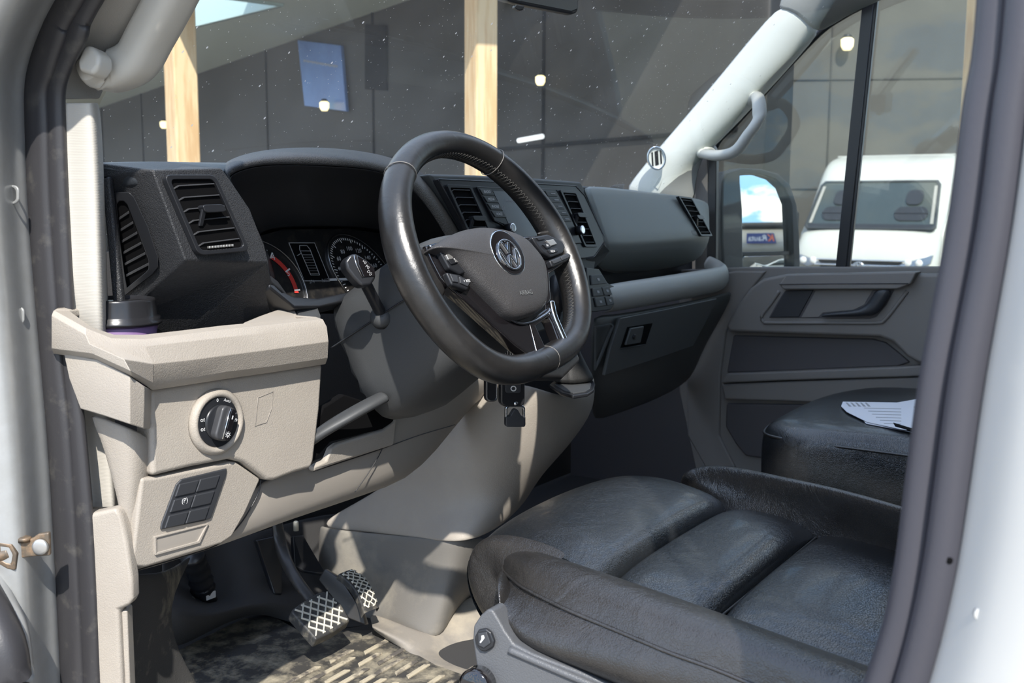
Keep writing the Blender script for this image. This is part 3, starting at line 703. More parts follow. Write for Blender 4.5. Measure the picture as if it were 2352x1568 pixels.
# dash centre body, right of hood
poly('centre_body', vv([(985, 399, 'y', 1.0), (1100, 402, 'y', 1.0), (1200, 407, 'y', 1.0), (1335, 417, 'y', 1.0), (1360, 470, 'y', .995), (1392, 560, 'y', .98), (1368, 605, 'y', .975), (1350, 720, 'y', .972), (1150, 800, 'y', .98), (1080, 560, 'y', .985), (1040, 480, 'y', .99)]), .06, 'soft', D, bevel=.005)
f = lambda u, v: P(u, v, y=.995-(v-410)*.00016)
class PF:
    """plane frame of the centre stack face in pixels of the photograph turned into metres"""
    def __init__(s, o, u):
        s.f = Fr(o, (1, 0, 0), u); s.n = s.f.n; s.w = s.h = 1
    def uv(s, u, v):
        r = FW + RI*((u-CX)/F) - UP*((v-CY)/F); t = (s.f.o-CAM).dot(s.n)/r.dot(s.n); q = CAM+r*t-s.f.o
        return q.dot(s.f.r), q.dot(s.f.u)
    def __call__(s, a, b, h=0): return s.f(a, b, h)
    def L(s, *pts): return [s.uv(*p) for p in pts]
    def Q(s, tl, tr, br, bl, h=0):
        g = [s(*s.uv(*p), h) for p in (tl, tr, br, bl)]; return Qd(*g)
CS = PF(P(1200, 480, y=.984), (0, .16, 1))
so_ = CS.L((1003, 411), (1150, 418), (1319, 427), (1340, 450), (1388, 552), (1362, 590), (1340, 594), (1150, 600), (1090, 560), (1064, 522), (1010, 425))
plate('stack_surround', CS, so_, -.01, .003, 'satin', D, bevel=.002)
# bright edge line round the surround
bm = bmesh.new(); add_sweep(bm, [CS(a, b, .0032) for a, b in CS.L((1064, 522), (1010, 425), (1003, 412), (1150, 418.5), (1319, 427.5), (1340, 450), (1388, 552), (1362, 590), (1345, 594))], .0011, n=6); obj('surround_edge', bm, 'vent', D, wn=False)
v1 = vent('centre_air_vent', CS.Q((1018, 425), (1074, 427), (1130, 552), (1076, 552), .003), .004, 7, .03, D, tab=(.30, .34, .55, .09), tilt=.0)
v2 = vent('centre_air_vent', CS.Q((1279, 437), (1317, 440), (1367, 568), (1338, 568), .003), .004, 8, .02, D, tab=(.2, .52, .6, .08), tilt=.0)
# infotainment unit
un = plate('infotainment_unit', CS, CS.L((1088, 430), (1270, 436), (1300, 492), (1330, 560), (1180, 566), (1150, 517), (1128, 508)), .003, .007, 'satin', D, bevel=.0015)
bm = bmesh.new(); add_sweep(bm, [CS(a, b, .0072) for a, b in CS.L((1150, 520), (1128, 508), (1088, 431), (1270, 437), (1300, 492))], .0007, n=6); obj('unit_edge', bm, 'vent', un, wn=False)
plate('display', CS, CS.L((1124, 440), (1236, 444), (1292, 548), (1175, 546)), .007, .0076, 'screen', un, bevel=0)
text('display_text', 'Phone holder...', CS, *CS.uv(1172, 463), .0085, 'grey_print', un, h=.0079)
text('display_text', '0:1', CS, *CS.uv(1148, 480), .0085, 'grey_print', un, h=.0079)
for k, s in enumerate(('RADIO', 'MEDIA', 'PHONE', 'VOICE')):
    u, v = 1092+k*9.3, 435+k*17
    plate('media_button', CS, CS.L((u, v), (u+26, v+1), (u+35, v+15), (u+9, v+14)), .007, .0085, 'soft', un, bevel=.0006)
    text('button_text', s, CS, *CS.uv(u+17, v+7.5), .0062, 'white', un, h=.0092)
for k in range(5):
    u, v = 1243+k*8.2, 440+k*14.5
    plate('media_button', CS, CS.L((u, v), (u+22, v+1), (u+29, v+13), (u+7, v+12)), .007, .0085, 'soft', un, bevel=.0006)
    bm = bmesh.new(); add_plate(bm, CS, CS.L((u+12, v+5), (u+22, v+5.5), (u+24, v+8), (u+14, v+7.5)), .0086, .009); obj('button_mark', bm, 'grey_print', un)
for u, v in ((1318, 531), (1157, 527)):
    o_ = CS(*CS.uv(u, v), .006); kn = lathe('rotary_knob', o_, CS.n, [(.0085, 0), (.0085, .012), (.0075, .014), (.001, .014)], 'satin', D, n=28)
    lathe('knob_ring', o_+CS.n*.0125, CS.n, [(.0078, 0), (.0080, .0017), (.0062, .0020), (.0058, .0018)], 'chrome', kn, n=28)

# passenger side dash block
top = vv([(1332, 419, 'y', 1.0), (1440, 431, 'y', 1.002), (1560, 446, 'y', 1.006), (1612, 455, 'y', 1.012), (1632, 466, 'y', 1.015)])
fa = vv([(1345, 440, 'y', .99), (1440, 445, 'y', .99), (1552, 460, 'y', .992), (1608, 470, 'y', .998), (1633, 482, 'y', 1.02)])
fb = vv([(1392, 560, 'y', .965), (1450, 562, 'y', .962), (1560, 550, 'y', .965), (1618, 540, 'y', .97), (1634, 538, 'y', 1.0)])
fc = vv([(1394, 573, 'y', .966), (1450, 576, 'y', .965), (1560, 566, 'y', .968), (1616, 556, 'y', .975), (1633, 552, 'y', 1.0)])
fd = vv([(1362, 618, 'y', 1.02), (1400, 636, 'y', 1.08), (1500, 632, 'y', 1.08), (1580, 615, 'y', 1.05), (1618, 590, 'y', 1.03)])
grid('passenger_dash_block', [top, fa, [a*.5+b*.5 for a, b in zip(fa, fb)], fb, fc, fd], 'soft2', D, sub=1, solid=.008)
poly('dash_block_wedge', vv([(1388, 555, 'y', .972), (1396, 575, 'y', .966), (1378, 606, 'y', .99), (1350, 630, 'y', .99), (1340, 596, 'y', .975), (1362, 590, 'y', .972)]), .03, 'soft', D, bevel=.004)
PS = PF(P(1590, 500, y=.985), (0, .2, 1))
v3 = vent('passenger_air_vent', PS.Q((1551, 451), (1582, 455), (1630, 543), (1604, 543), .004), .004, 7, .03, D, tab=(.3, .42, .5, .1))
plate('airbag_badge', PS, PS.L((1579, 529), (1594, 531), (1598, 541), (1583, 540)), .002, .005, 'vent', D, bevel=.0008)
text('badge_text', 'AIRBAG', PS, *PS.uv(1589, 535), .006, 'grey_print', D, h=.0056)
# recess interior behind the passenger shelf
poly('shelf_recess', vv([(1350, 600, 'y', 1.12), (1590, 570, 'y', 1.12), (1590, 665, 'y', 1.12), (1400, 690, 'y', 1.12)]), .01, 'satin', D, bevel=0)
lip0 = vv([(1396, 650, 'y', .975), (1450, 641, 'y', .975), (1550, 627, 'y', .975), (1640, 611, 'y', .975), (1668, 604, 'y', .975), (1622, 588, 'x', .84)])
lip1 = vv([(1394, 654, 'y', .95), (1450, 645, 'y', .95), (1550, 631, 'y', .95), (1650, 615, 'y', .952), (1682, 611, 'y', .955), (1630, 584, 'x', .85)])
lip2 = vv([(1404, 690, 'y', .942), (1450, 683, 'y', .942), (1550, 668, 'y', .942), (1650, 648, 'y', .942), (1690, 630, 'y', .955), (1640, 600, 'x', .855)])
lip3 = vv([(1408, 716, 'y', .952), (1450, 710, 'y', .952), (1550, 692, 'y', .952), (1646, 674, 'y', .952), (1688, 662, 'y', .958), (1645, 640, 'x', .855)])
lip4 = [p+Vector((0, .04, -.008)) for p in lip3]
lipm = [p+Vector((0, .02, -.035)) for p in lip0]
sh = grid('passenger_shelf_lip', [lipm, lip0, lip1, [a*.5+b*.5 for a, b in zip(lip1, lip2)], lip2, lip3, lip4], 'shelf', D, sub=1, solid=.004, bevel=0)
poly('passenger_shelf_floor', [lip3[0]+Vector((0, .01, .015)), lip3[3]+Vector((0, .01, .015)), lip3[5]+Vector((-.02, .02, .0)), lip3[0]+Vector((0, .14, .0))], .006, 'satin', D, bevel=0, ext=(0, 0, -.005))
# centre switch stack
SB = PF(P(1380, 670, y=.952), (0, .12, 1))
plate('switch_surround', SB, SB.L((1345, 614), (1374, 618), (1394, 650), (1410, 658), (1414, 690), (1401, 711), (1366, 716), (1350, 716)), -.012, .002, 'satin', D, bevel=.0015)
for L in (((1353, 632), (1378, 630), (1389, 651), (1355, 655)), ((1356, 662), (1376, 660), (1382, 679), (1359, 681)), ((1378, 660), (1394, 657), (1402, 677), (1384, 679)), ((1361, 684), (1382, 682), (1388, 702), (1366, 705)), ((1385, 682), (1402, 680), (1406, 698), (1391, 702))):
    plate('stack_switch', SB, SB.L(*L), .002, .005, 'soft', D, bevel=.0012)
    c = (sum(p[0] for p in L)/4, sum(p[1] for p in L)/4)
    bm = bmesh.new(); add_plate(bm, SB, SB.L((c[0]-3, c[1]-3), (c[0]+2, c[1]-3), (c[0]+4, c[1]+3), (c[0]-1, c[1]+3)), .005, .0054); obj('switch_mark', bm, 'grey_print', D)
# lower passenger dash and glovebox
lo = [vv([(1362, 718, 'y', .962), (1408, 724, 'y', .962), (1500, 706, 'y', .962), (1600, 688, 'y', .962), (1672, 672, 'y', .966), (1690, 664, 'x', .85)]),
      vv([(1360, 780, 'y', .965), (1408, 780, 'y', .965), (1500, 760, 'y', .965), (1590, 745, 'y', .965), (1650, 722, 'y', .975), (1672, 712, 'x', .85)]),
      vv([(1362, 880, 'y', .985), (1405, 872, 'y', .985), (1480, 850, 'y', .985), (1550, 828, 'y', .985), (1600, 800, 'y', .995), (1625, 790, 'x', .84)]),
      vv([(1362, 930, 'y', 1.02), (1405, 915, 'y', 1.02), (1480, 890, 'y', 1.02), (1545, 868, 'y', 1.02), (1585, 850, 'y', 1.03), (1605, 838, 'x', .84)]),
      vv([(1362, 975, 'y', 1.10), (1405, 960, 'y', 1.10), (1480, 935, 'y', 1.10), (1545, 905, 'y', 1.10), (1580, 880, 'y', 1.10), (1590, 862, 'x', .84)])]
grid('lower_dash', lo, 'soft', D, sub=1, solid=.01)
GB = PF(P(1500, 770, y=.962), (0, -.10, 1))
gb = plate('glovebox_door', GB, GB.L((1421, 729), (1530, 708), (1644, 684), (1620, 735), (1588, 795), (1480, 832), (1385, 862), (1398, 800)), -.004, .0045, 'soft', D, bevel=.0025)
plate('latch_recess', GB, GB.L((1436, 750), (1494, 741), (1478, 789), (1420, 799)), .0045, .0052, 'void', gb, bevel=0)
plate('latch', GB, GB.L((1440, 752), (1470, 747), (1462, 785), (1428, 791)), .0048, .010, 'soft', gb, bevel=.0018)
lathe('lock_barrel', GB(*GB.uv(1446, 771), .009), GB.n, [(.0055, 0), (.0055, .003), (.004, .0035), (.001, .0035)], 'satin', gb, n=20)
bm = bmesh.new(); add_sweep(bm, [GB(*GB.uv(*p), .0056) for p in ((1420, 799), (1450, 794), (1476, 790))], .0009, n=6); obj('latch_edge', bm, 'vent', gb, wn=False)
ring('side_pocket_seam', GB, GB.L((1362, 748), (1400, 742), (1405, 747), (1372, 830), (1362, 850)), GB.L((1364, 751), (1398, 745), (1401, 748), (1370, 826), (1364, 845)), .002, .006, 'soft', D, bevel=.001)

# ------------------------------------------------------------------ driver tray and lower trim
T0 = vv([(155, 710, 'x', -0.932), (212, 752, 'x', -0.922), (262, 768, 'y', .965), (330, 768, 'y', .955), (420, 758, 'y', .952), (510, 747, 'y', .95), (620, 737, 'y', .95), (725, 727, 'y', .95)])
T1 = vv([(123, 712, 'x', -0.949), (196, 752, 'x', -0.942), (255, 776, 'y', .95), (330, 779, 'y', .94), (420, 768, 'y', .938), (510, 757, 'y', .937), (620, 746, 'y', .937), (742, 733, 'y', .937)])
T2 = vv([(118, 724, 'x', -0.953), (196, 768, 'x', -0.945), (262, 796, 'y', .942), (332, 795, 'y', .932), (420, 785, 'y', .93), (510, 775, 'y', .93), (620, 764, 'y', .93), (751, 750, 'y', .93)])
T3 = vv([(118, 765, 'x', -0.953), (205, 790, 'x', -0.945), (285, 825, 'x', -0.932), (352, 836, 'y', .927), (430, 828, 'y', .925), (520, 816, 'y', .925), (620, 803, 'y', .925), (755, 784, 'y', .925)])
T4 = vv([(118, 800, 'x', -0.951), (212, 812, 'x', -0.942), (300, 852, 'x', -0.930), (352, 880, 'y', .935), (430, 868, 'y', .933), (520, 854, 'y', .933), (620, 842, 'y', .933), (753, 822, 'y', .933)])
T5 = vv([(122, 812, 'x', -0.942), (216, 826, 'x', -0.932), (302, 864, 'x', -0.922), (350, 896, 'y', .945), (430, 884, 'y', .945), (520, 870, 'y', .945), (620, 856, 'y', .945), (748, 836, 'y', .945)])
T6 = [p+Vector((.02, .03, 0)) for p in T5]
Tm = [p+Vector((.006, .008, -.05)) for p in T0]
E_ = lambda r, d=.012: [r[0]+(r[0]-r[1]).normalized()*0.0] + r[1:]
tray = grid('driver_tray_lip', [Tm, T0, T1, T2, T3, T4, T5, T6], 'greige', D, sub=0, bevel=.0045, seg=4, solid=.006)
# end cap of the lip on the steering-wheel side
poly('lip_end_cap', [T0[-1], T1[-1], T2[-1], T3[-1], T4[-1], T5[-1], T5[-1]+Vector((0, .05, 0)), T0[-1]+Vector((0, .05, 0))], .006, 'greige', D, bevel=.002, ext=(-.006, 0, 0))
# tray liner (black) with back wall
poly('tray_liner', vv([(150, 712, 'x', -0.918), (300, 694, 'y', 1.06), (318, 712, 'y', 1.06), (300, 790, 'y', 1.04), (210, 760, 'x', -0.918)]), .004, 'satin', D, bevel=.002)
poly('tray_left_lip', vv([(120, 712, 'x', -0.951), (134, 704, 'x', -0.942), (290, 690, 'y', 1.062), (302, 697, 'y', 1.06), (160, 712, 'x', -0.932)]), .008, 'greige', D, bevel=.002, ext=(0, 0, -.008))
zf = .555
poly('tray_floor', [Vector((-.885, .965, zf)), Vector((-.62, .955, zf)), Vector((-.62, 1.09, zf)), Vector((-.87, 1.09, zf))], .004, 'satin', D, bevel=0, ext=(0, 0, -.004))
poly('tray_back', [Vector((-.88, 1.095, zf-.01)), Vector((-.60, 1.08, zf-.01)), Vector((-.60, 1.06, .62)), Vector((-.86, 1.085, .62))], .004, 'satin', D, bevel=0, ext=(0, .004, 0))
poly('column_gap_trim', vv([(560, 738, 'y', .975), (600, 722, 'y', .985), (640, 708, 'y', .995), (676, 702, 'y', 1.0), (688, 730, 'y', .98), (690, 745, 'y', .97), (560, 760, 'y', .97)]), .01, 'greige_s', D, bevel=.004)
poly('column_gap_trim_dark', vv([(678, 702, 'y', 1.0), (730, 698, 'y', 1.0), (736, 728, 'y', .975), (738, 745, 'y', .97), (692, 745, 'y', .97)]), .01, 'shroud', D, bevel=.003)
# side wings below the tray
w0_ = vv([(146, 812, 'x', -.941), (222, 826, 'x', -.934), (298, 864, 'x', -.924), (332, 886, 'x', -.905), (348, 894, 'y', .950)])
w1_ = vv([(158, 868, 'x', -.941), (228, 885, 'x', -.936), (298, 915, 'x', -.926), (332, 930, 'x', -.907), (347, 936, 'y', .948)])
w2_ = vv([(184, 938, 'x', -.937), (238, 954, 'x', -.932), (298, 974, 'x', -.923), (330, 984, 'x', -.905), (345, 984, 'y', .952)])
w3_ = [p+Vector((.014, .022, -.004)) for p in w2_]
grid('side_wing_upper', [w0_, w1_, w2_, w3_], 'greige', D, sub=0, bevel=.005, solid=.006)
w0_ = vv([(190, 942, 'x', -.918), (240, 962, 'x', -.912), (300, 985, 'x', -.905), (349, 1000, 'y', .962)])
w1_ = vv([(224, 1000, 'x', -.914), (262, 1012, 'x', -.908), (310, 1022, 'x', -.900), (351, 1030, 'y', .962)])
w2_ = vv([(250, 1090, 'x', -.908), (280, 1096, 'x', -.903), (314, 1098, 'x', -.896), (350, 1098, 'y', .966)])
w3_ = vv([(272, 1172, 'x', -.902), (290, 1180, 'x', -.898), (306, 1190, 'x', -.892), (330, 1200, 'y', .978)])
w4_ = vv([(297, 1296, 'x', -.895), (302, 1300, 'x', -.892), (308, 1305, 'x', -.888), (318, 1306, 'y', .988)])
grid('side_wing_lower', [w0_, w1_, w2_, w3_, w4_], 'greige', D, sub=1, solid=.006)
FP = PF(P(500, 960, y=.953), (0, .02, 1))
fpn = plate('lower_trim_panel', FP, FP.L((346, 893), (480, 872), (620, 852), (743, 834), (736, 940), (722, 1058), (716, 1075), (676, 1086), (630, 1104), (612, 1102), (560, 1062), (528, 1055), (440, 1072), (350, 1094), (348, 1000)), -.03, 0, 'greige', D, bevel=.006, seg=4)
ring('cover_cap_seam', FP, FP.L((592, 912), (628, 898), (624, 938), (612, 970), (585, 979)), FP.L((593, 913), (627, 899.5), (623, 938), (611.3, 969), (586.5, 977.5)), .0, .0006, 'greige_s', fpn, bevel=0)
# headlamp switch
sc = FP.uv(495, 968)
SW = Fr(FP(*sc), (1, 0, .0), (0, .02, 1))
def PFo(fr, r1, r0=None, **k): return 0
sw = lathe('switch_bezel', SW(0, 0, 0), SW.n, [(.040, -.004), (.039, .004), (.036, .008), (.0325, .0085), (.030, .006), (.030, .002), (.001, .002)], 'greige', D, n=56)
lathe('headlamp_switch_face', SW(0, 0, .002), SW.n, [(.0298, 0), (.0298, .003), (.0285, .004), (.001, .004)], 'satin', sw, n=48)
lathe('rotary_base', SW(0, 0, .006), SW.n, [(.021, 0), (.021, .001), (.019, .004), (.001, .004)], 'satin', sw, n=40)
rot = math.radians(-22)
class RF:
    def __init__(s, f, a, o=(0, 0)): s.f, s.c, s.s, s.o, s.n, s.w, s.h = f, math.cos(a), math.sin(a), o, f.n, 1, 1
    def __call__(s, a, b, h=0): return s.f(s.o[0]+a*s.c-b*s.s, s.o[1]+a*s.s+b*s.c, h)
R_ = RF(SW, rot)
plate('rotary_grip', R_, rrect(-.0115, -.021, .0095, .020, .007), .008, .020, 'vent', sw, bevel=.003)
plate('grip_insert', R_, rrect(.0010, -.019, .0085, .018, .0022), .0195, .0215, 'piano', sw, bevel=.0006)
bm = bmesh.new(); add_sweep(bm, [R_(-.0008, -.019, .0205), R_(-.0012, 0, .0212), R_(-.0008, .0185, .0205)], .0011, n=8); obj('grip_chrome', bm, 'chrome', sw, wn=False)
bm = bmesh.new(); add_ring(bm, R_, circ(.0047, -.0125, .0022, n=16), circ(.0047, -.0125, .0014, n=16), .0215, .0219)
for k in range(8):
    a = k*math.pi/4; bar2(bm, R_, .0047+.0028*math.cos(a), -.0125+.0028*math.sin(a), .0047+.0038*math.cos(a), -.0125+.0038*math.sin(a), .0006, .0215, .0219)
bar2(bm, R_, .0047, .006, .0047, .0105, .0012, .0215, .0219)
obj('lamp_symbols', bm, 'white', sw)
text('dial_text', '0', SW, -.001, .0262, .0062, 'white', sw, h=.0066); text('dial_text', 'Auto', SW, .0135, .0238, .0052, 'white', sw, h=.0066, rot=-.35)
bm = bmesh.new()
for a, k in ((20, 0), (0, 1), (170, 2), (195, 3)):
    t = math.radians(a-4); cx_, cy_ = .0255*math.cos(t), .0255*math.sin(t)
    add_ring(bm, SW, circ(cx_, cy_, .0018, .0018, n=12), circ(cx_, cy_, .0012, .0012, n=12), .0062, .0066)
    for j in (-1, 0, 1): bar2(bm, SW, cx_-.0024 if k < 2 else cx_+.0024, cy_+j*.0012, cx_-.0042 if k < 2 else cx_+.0042, cy_+j*.0014, .0005, .0062, .0066)
obj('lamp_symbols', bm, 'white', sw)
# fuse panel with blank switches
FU = PF(P(450, 1170, y=.962), (0, -.05, 1))
fu = plate('fuse_cover', FU, FU.L((322, 1097), (352, 1095), (528, 1060), (540, 1060), (596, 1099), (560, 1180), (530, 1232), (505, 1248), (330, 1302), (303, 1300), (300, 1282)), -.02, .003, 'greige', D, bevel=.004)
plate('blank_switch_frame', FU, FU.L((410, 1098), (515, 1073), (512, 1090), (478, 1188), (462, 1194), (362, 1214), (364, 1200), (398, 1110)), .003, .006, 'doork', fu, bevel=.0015)
for r in range(3):
    for c in range(2):
        u, v = 403-r*12+c*48, 1109+r*36-c*11
        plate('blank_switch', FU, FU.L((u, v), (u+45, v-10), (u+35, v+19), (u-10, v+29)), .005, .0078, 'doork', fu, bevel=.001)
text('switch_symbol', '(P)', FU, *FU.uv(414, 1146), .008, 'white', fu, h=.0082)
bm = bmesh.new()
rc = FU.L((352, 1232), (468, 1203), (448, 1240), (352, 1267)); add_plate(bm, FU, rc, .0032, .0040); obj('pull_recess', bm, 'greige_s', fu)
ring('pull_recess_edge', FU, FU.L((348, 1230), (472, 1199), (452, 1244), (350, 1272)), rc, .002, .006, 'greige', fu, bevel=.001)
# knee panel sweeping from the fuse cover to the console
r0 = vv([(302, 1290, 'y', .985), (420, 1240, 'y', .975), (530, 1180, 'y', .975), (600, 1098, 'y', .972), (720, 1062, 'y', .985), (800, 1025, 'y', .985), (905, 945, 'y', .985), (1000, 905, 'y', .985), (1100, 860, 'y', .985), (1190, 850, 'y', 1.0)])
r1 = vv([(302, 1305, 'y', .982), (420, 1262, 'y', .975), (530, 1215, 'y', .972), (620, 1160, 'y', .972), (730, 1110, 'y', .985), (820, 1068, 'y', .985), (920, 1020, 'y', .985), (1000, 970, 'y', .99), (1080, 910, 'y', .995), (1180, 870, 'y', 1.01)])
r2 = vv([(302, 1326, 'y', .985), (420, 1290, 'y', .978), (530, 1256, 'y', .975), (640, 1218, 'y', .978), (745, 1182, 'y', .99), (850, 1146, 'y', .995), (955, 1110, 'y', 1.0), (1010, 1050, 'y', 1.01), (1062, 970, 'y', 1.02), (1130, 890, 'y', 1.03)])
r3 = [p+Vector((.005, .035, .002)) for p in r2]
grid('knee_panel', [r0, r1, r2, r3], 'greige_s', D, sub=1, solid=.008)
bm = bmesh.new(); add_sweep(bm, catmull(vv([(304, 1312, 'y', .979), (420, 1278, 'y', .9725), (500, 1250, 'y', .970), (550, 1205, 'y', .968), (590, 1140, 'y', .968), (600, 1100, 'y', .967)])), .0009, n=6); obj('panel_seam', bm, 'satin', D, wn=False)
bm = bmesh.new(); add_sweep(bm, catmull(vv([(720, 1082, 'y', .980), (860, 1036, 'y', .98), (960, 1000, 'y', .982), (1045, 975, 'y', .988)])), .0008, n=6); obj('panel_seam', bm, 'satin', D, wn=False)
bm = bmesh.new(); add_sweep(bm, catmull(vv([(887, 985, 'y', .981), (878, 1030, 'y', .98), (850, 1080, 'y', .981), (815, 1130, 'y', .984)])), .0007, n=6); obj('panel_seam', bm, 'satin', D, wn=False)
# dark opening above the knee panel (adjust lever slot)
poly('column_slot', vv([(742, 935, 'y', .975), (790, 905, 'y', .975), (850, 925, 'y', .975), (910, 945, 'y', .975), (905, 970, 'y', .975), (880, 985, 'y', .975), (760, 1015, 'y', .972), (722, 1060, 'y', .968), (722, 990, 'y', .97)]), .012, 'void', D, bevel=.003)
poly('knee_panel_notch', vv([(720, 1072, 'y', .966), (750, 1058, 'y', .966), (762, 1030, 'y', .968), (775, 1020, 'y', .97), (880, 988, 'y', .972), (905, 970, 'y', .972), (912, 950, 'y', .974), (905, 1022, 'y', .976), (780, 1062, 'y', .972), (720, 1084, 'y', .966)]), .01, 'greige', D, bevel=.003)

# ------------------------------------------------------------------ centre console
k0 = vv([(1050, 880, 'y', 1.08), (1110, 875, 'y', 1.02), (1160, 876, 'y', .965), (1215, 882, 'y', .925), (1262, 900, 'y', .905), (1310, 912, 'y', .90), (1352, 908, 'y', .905), (1368, 888, 'y', .93), (1366, 850, 'y', .98)])
k1 = vv([(1035, 915, 'y', 1.09), (1090, 915, 'y', 1.03), (1145, 918, 'y', .97), (1200, 922, 'y', .925), (1260, 930, 'y', .908), (1310, 936, 'y', .903), (1350, 934, 'y', .908), (1367, 925, 'y', .93), (1366, 900, 'y', .98)])
k2 = vv([(1010, 975, 'y', 1.10), (1060, 975, 'y', 1.04), (1120, 978, 'y', .98), (1190, 984, 'y', .935), (1255, 986, 'y', .915), (1300, 984, 'y', .91), (1335, 975, 'y', .915), (1360, 955, 'y', .935), (1355, 940, 'y', .98)])
k3 = vv([(960, 1060, 'y', 1.14), (1010, 1060, 'y', 1.08), (1085, 1060, 'y', 1.01), (1160, 1064, 'y', .955), (1220, 1064, 'y', .935), (1262, 1056, 'y', .93), (1290, 1040, 'y', .94), (1312, 1020, 'y', .96), (1320, 1000, 'y', 1.0)])
k4 = vv([(840, 1140, 'y', 1.27), (930, 1130, 'y', 1.18), (1030, 1130, 'y', 1.06), (1115, 1135, 'y', 1.0), (1170, 1130, 'y', .975), (1210, 1116, 'y', .965), (1240, 1095, 'y', .97), (1262, 1070, 'y', .99), (1275, 1050, 'y', 1.02)])
k5 = vv([(738, 1192, 'y', 1.35), (850, 1190, 'y', 1.24), (960, 1192, 'y', 1.13), (1050, 1195, 'y', 1.03), (1110, 1190, 'y', .99), (1160, 1172, 'y', .98), (1195, 1150, 'y', .98), (1220, 1125, 'y', 1.0), (1232, 1110, 'y', 1.03)])
k6 = vv([(736, 1216, 'y', 1.35), (850, 1224, 'y', 1.24), (955, 1236, 'y', 1.125), (1030, 1246, 'y', 1.03), (1080, 1242, 'y', 1.0), (1120, 1230, 'y', .99), (1160, 1205, 'y', .99), (1190, 1175, 'y', 1.01), (1210, 1150, 'y', 1.03)])
cn = grid('centre_console', [k0, k1, k2, k3, k4, k5, k6], 'greige', D, sub=2, solid=.008)
GT = [(1262, 882), (1280, 868), (1320, 842), (1342, 842), (1367, 880), (1364, 894), (1350, 903), (1316, 908), (1288, 901)]
gt = poly('gear_lever_surround', [P(u, v, z=.458) for u, v in GT], .006, 'satin', D, bevel=.002, ext=(0, 0, -.006))
cg = (sum(p[0] for p in GT)/9, sum(p[1] for p in GT)/9)
poly('surround_inset', [P(cg[0]+(u-cg[0])*.8, cg[1]+(v-cg[1])*.78, z=.4595) for u, v in GT], .004, 'shroud', gt, bevel=.001, ext=(0, 0, -.004))

# ================================================================== STEERING WHEEL
WC = Vector((-.435, .797, .685)); E1 = Vector((.99926, -.03839, 0)); WN = Vector((-.0342, -.89035, .45399)); E2 = WN.cross(E1).normalized()
WF = PF(WC, (0, 0, 1)); WF.f = Fr(WC, E1, E2); WF.f.n = WN.copy(); WF.n = WN.copy()
class WH(PF):
    """wheel plane raised by h"""
    def __init__(s, h): s.f = Fr(WC+WN*h, E1, E2); s.f.n = WN.copy(); s.n = WN.copy(); s.w = s.h = 1
SWT = thing('steering_wheel', 'black leather flat-bottomed steering wheel with chrome trim in front of the gauges', 'steering wheel', tuple(WC))
def rimpt(d, h=0):
    t = math.radians(d); dd = (d+82+180) % 360-180
    r = .1745
    if abs(dd) < 62:
        fl = .1600/max(.3, math.cos(math.radians(dd)))
        k = 10; r = (r**-k + fl**-k)**(-1/k)
    return WC + E1*(r*math.cos(t)) + E2*(r*math.sin(t)) + WN*h
bm = bmesh.new(); K = 144; NR = 18; R_r = []
for i in range(K):
    d = i*360/K; p = rimpt(d); q = rimpt(d+1); tn = (q-p).normalized(); rad = tn.cross(WN).normalized()
    # thumb grips and thicker lower quarters
    g = 1+.10*math.exp(-((d-172+180) % 360-180)**2/900)+.06*math.exp(-((d-8+180) % 360-180)**2/900)
    lower = .08*math.exp(-((d-278+180) % 360-180)**2/2500)
    ra, rn = .0180*(g+lower), .0220*(g+lower)
    R_r.append([bm.verts.new(p + rad*(math.cos(2*math.pi*k/NR)*ra) + WN*(math.sin(2*math.pi*k/NR)*rn)) for k in range(NR)])
for i in range(K):
    for k in range(NR): bm.faces.new((R_r[i][k], R_r[i][(k+1) % NR], R_r[(i+1) % K][(k+1) % NR], R_r[(i+1) % K][k]))
bmesh.ops.recalc_face_normals(bm, faces=bm.faces)
rim = obj('rim', bm, 'leather', SWT, wn=False)
# seam rings round the rim and inner cross stitching
for d in (135, 60, -80):
    bm = bmesh.new()
    p = rimpt(d); tn = (rimpt(d+1)-p).normalized(); rad = tn.cross(WN).normalized()
    pts = [p + rad*(math.cos(2*math.pi*k/28)*.0180*1.065) + WN*(math.sin(2*math.pi*k/28)*.0220*1.065) for k in range(29)]
    add_sweep(bm, pts, .0007, n=5, cap=False)
    obj('leather_seam', bm, 'thread', rim, wn=False)
bm = bmesh.new()
for i in range(110):
    d = -55+i*(250/110)
    p = rimpt(d); p2 = rimpt(d+1.8); tn = (rimpt(d+1)-p).normalized(); inw = -tn.cross(WN).normalized()
    if inw.dot(WC-p) < 0: inw = -inw
    for s_ in (1, -1):
        ang = .28; off = lambda a, q: q + inw*(math.cos(a)*.0186) + WN*(math.sin(a)*.0226)
        add_sweep(bm, [off(-ang*s_+.1, p), off(.1, (p+p2)/2), off(ang*s_+.1, p2)], .00045, n=4)
obj('cross_stitching', bm, 'stitch', rim, wn=False)
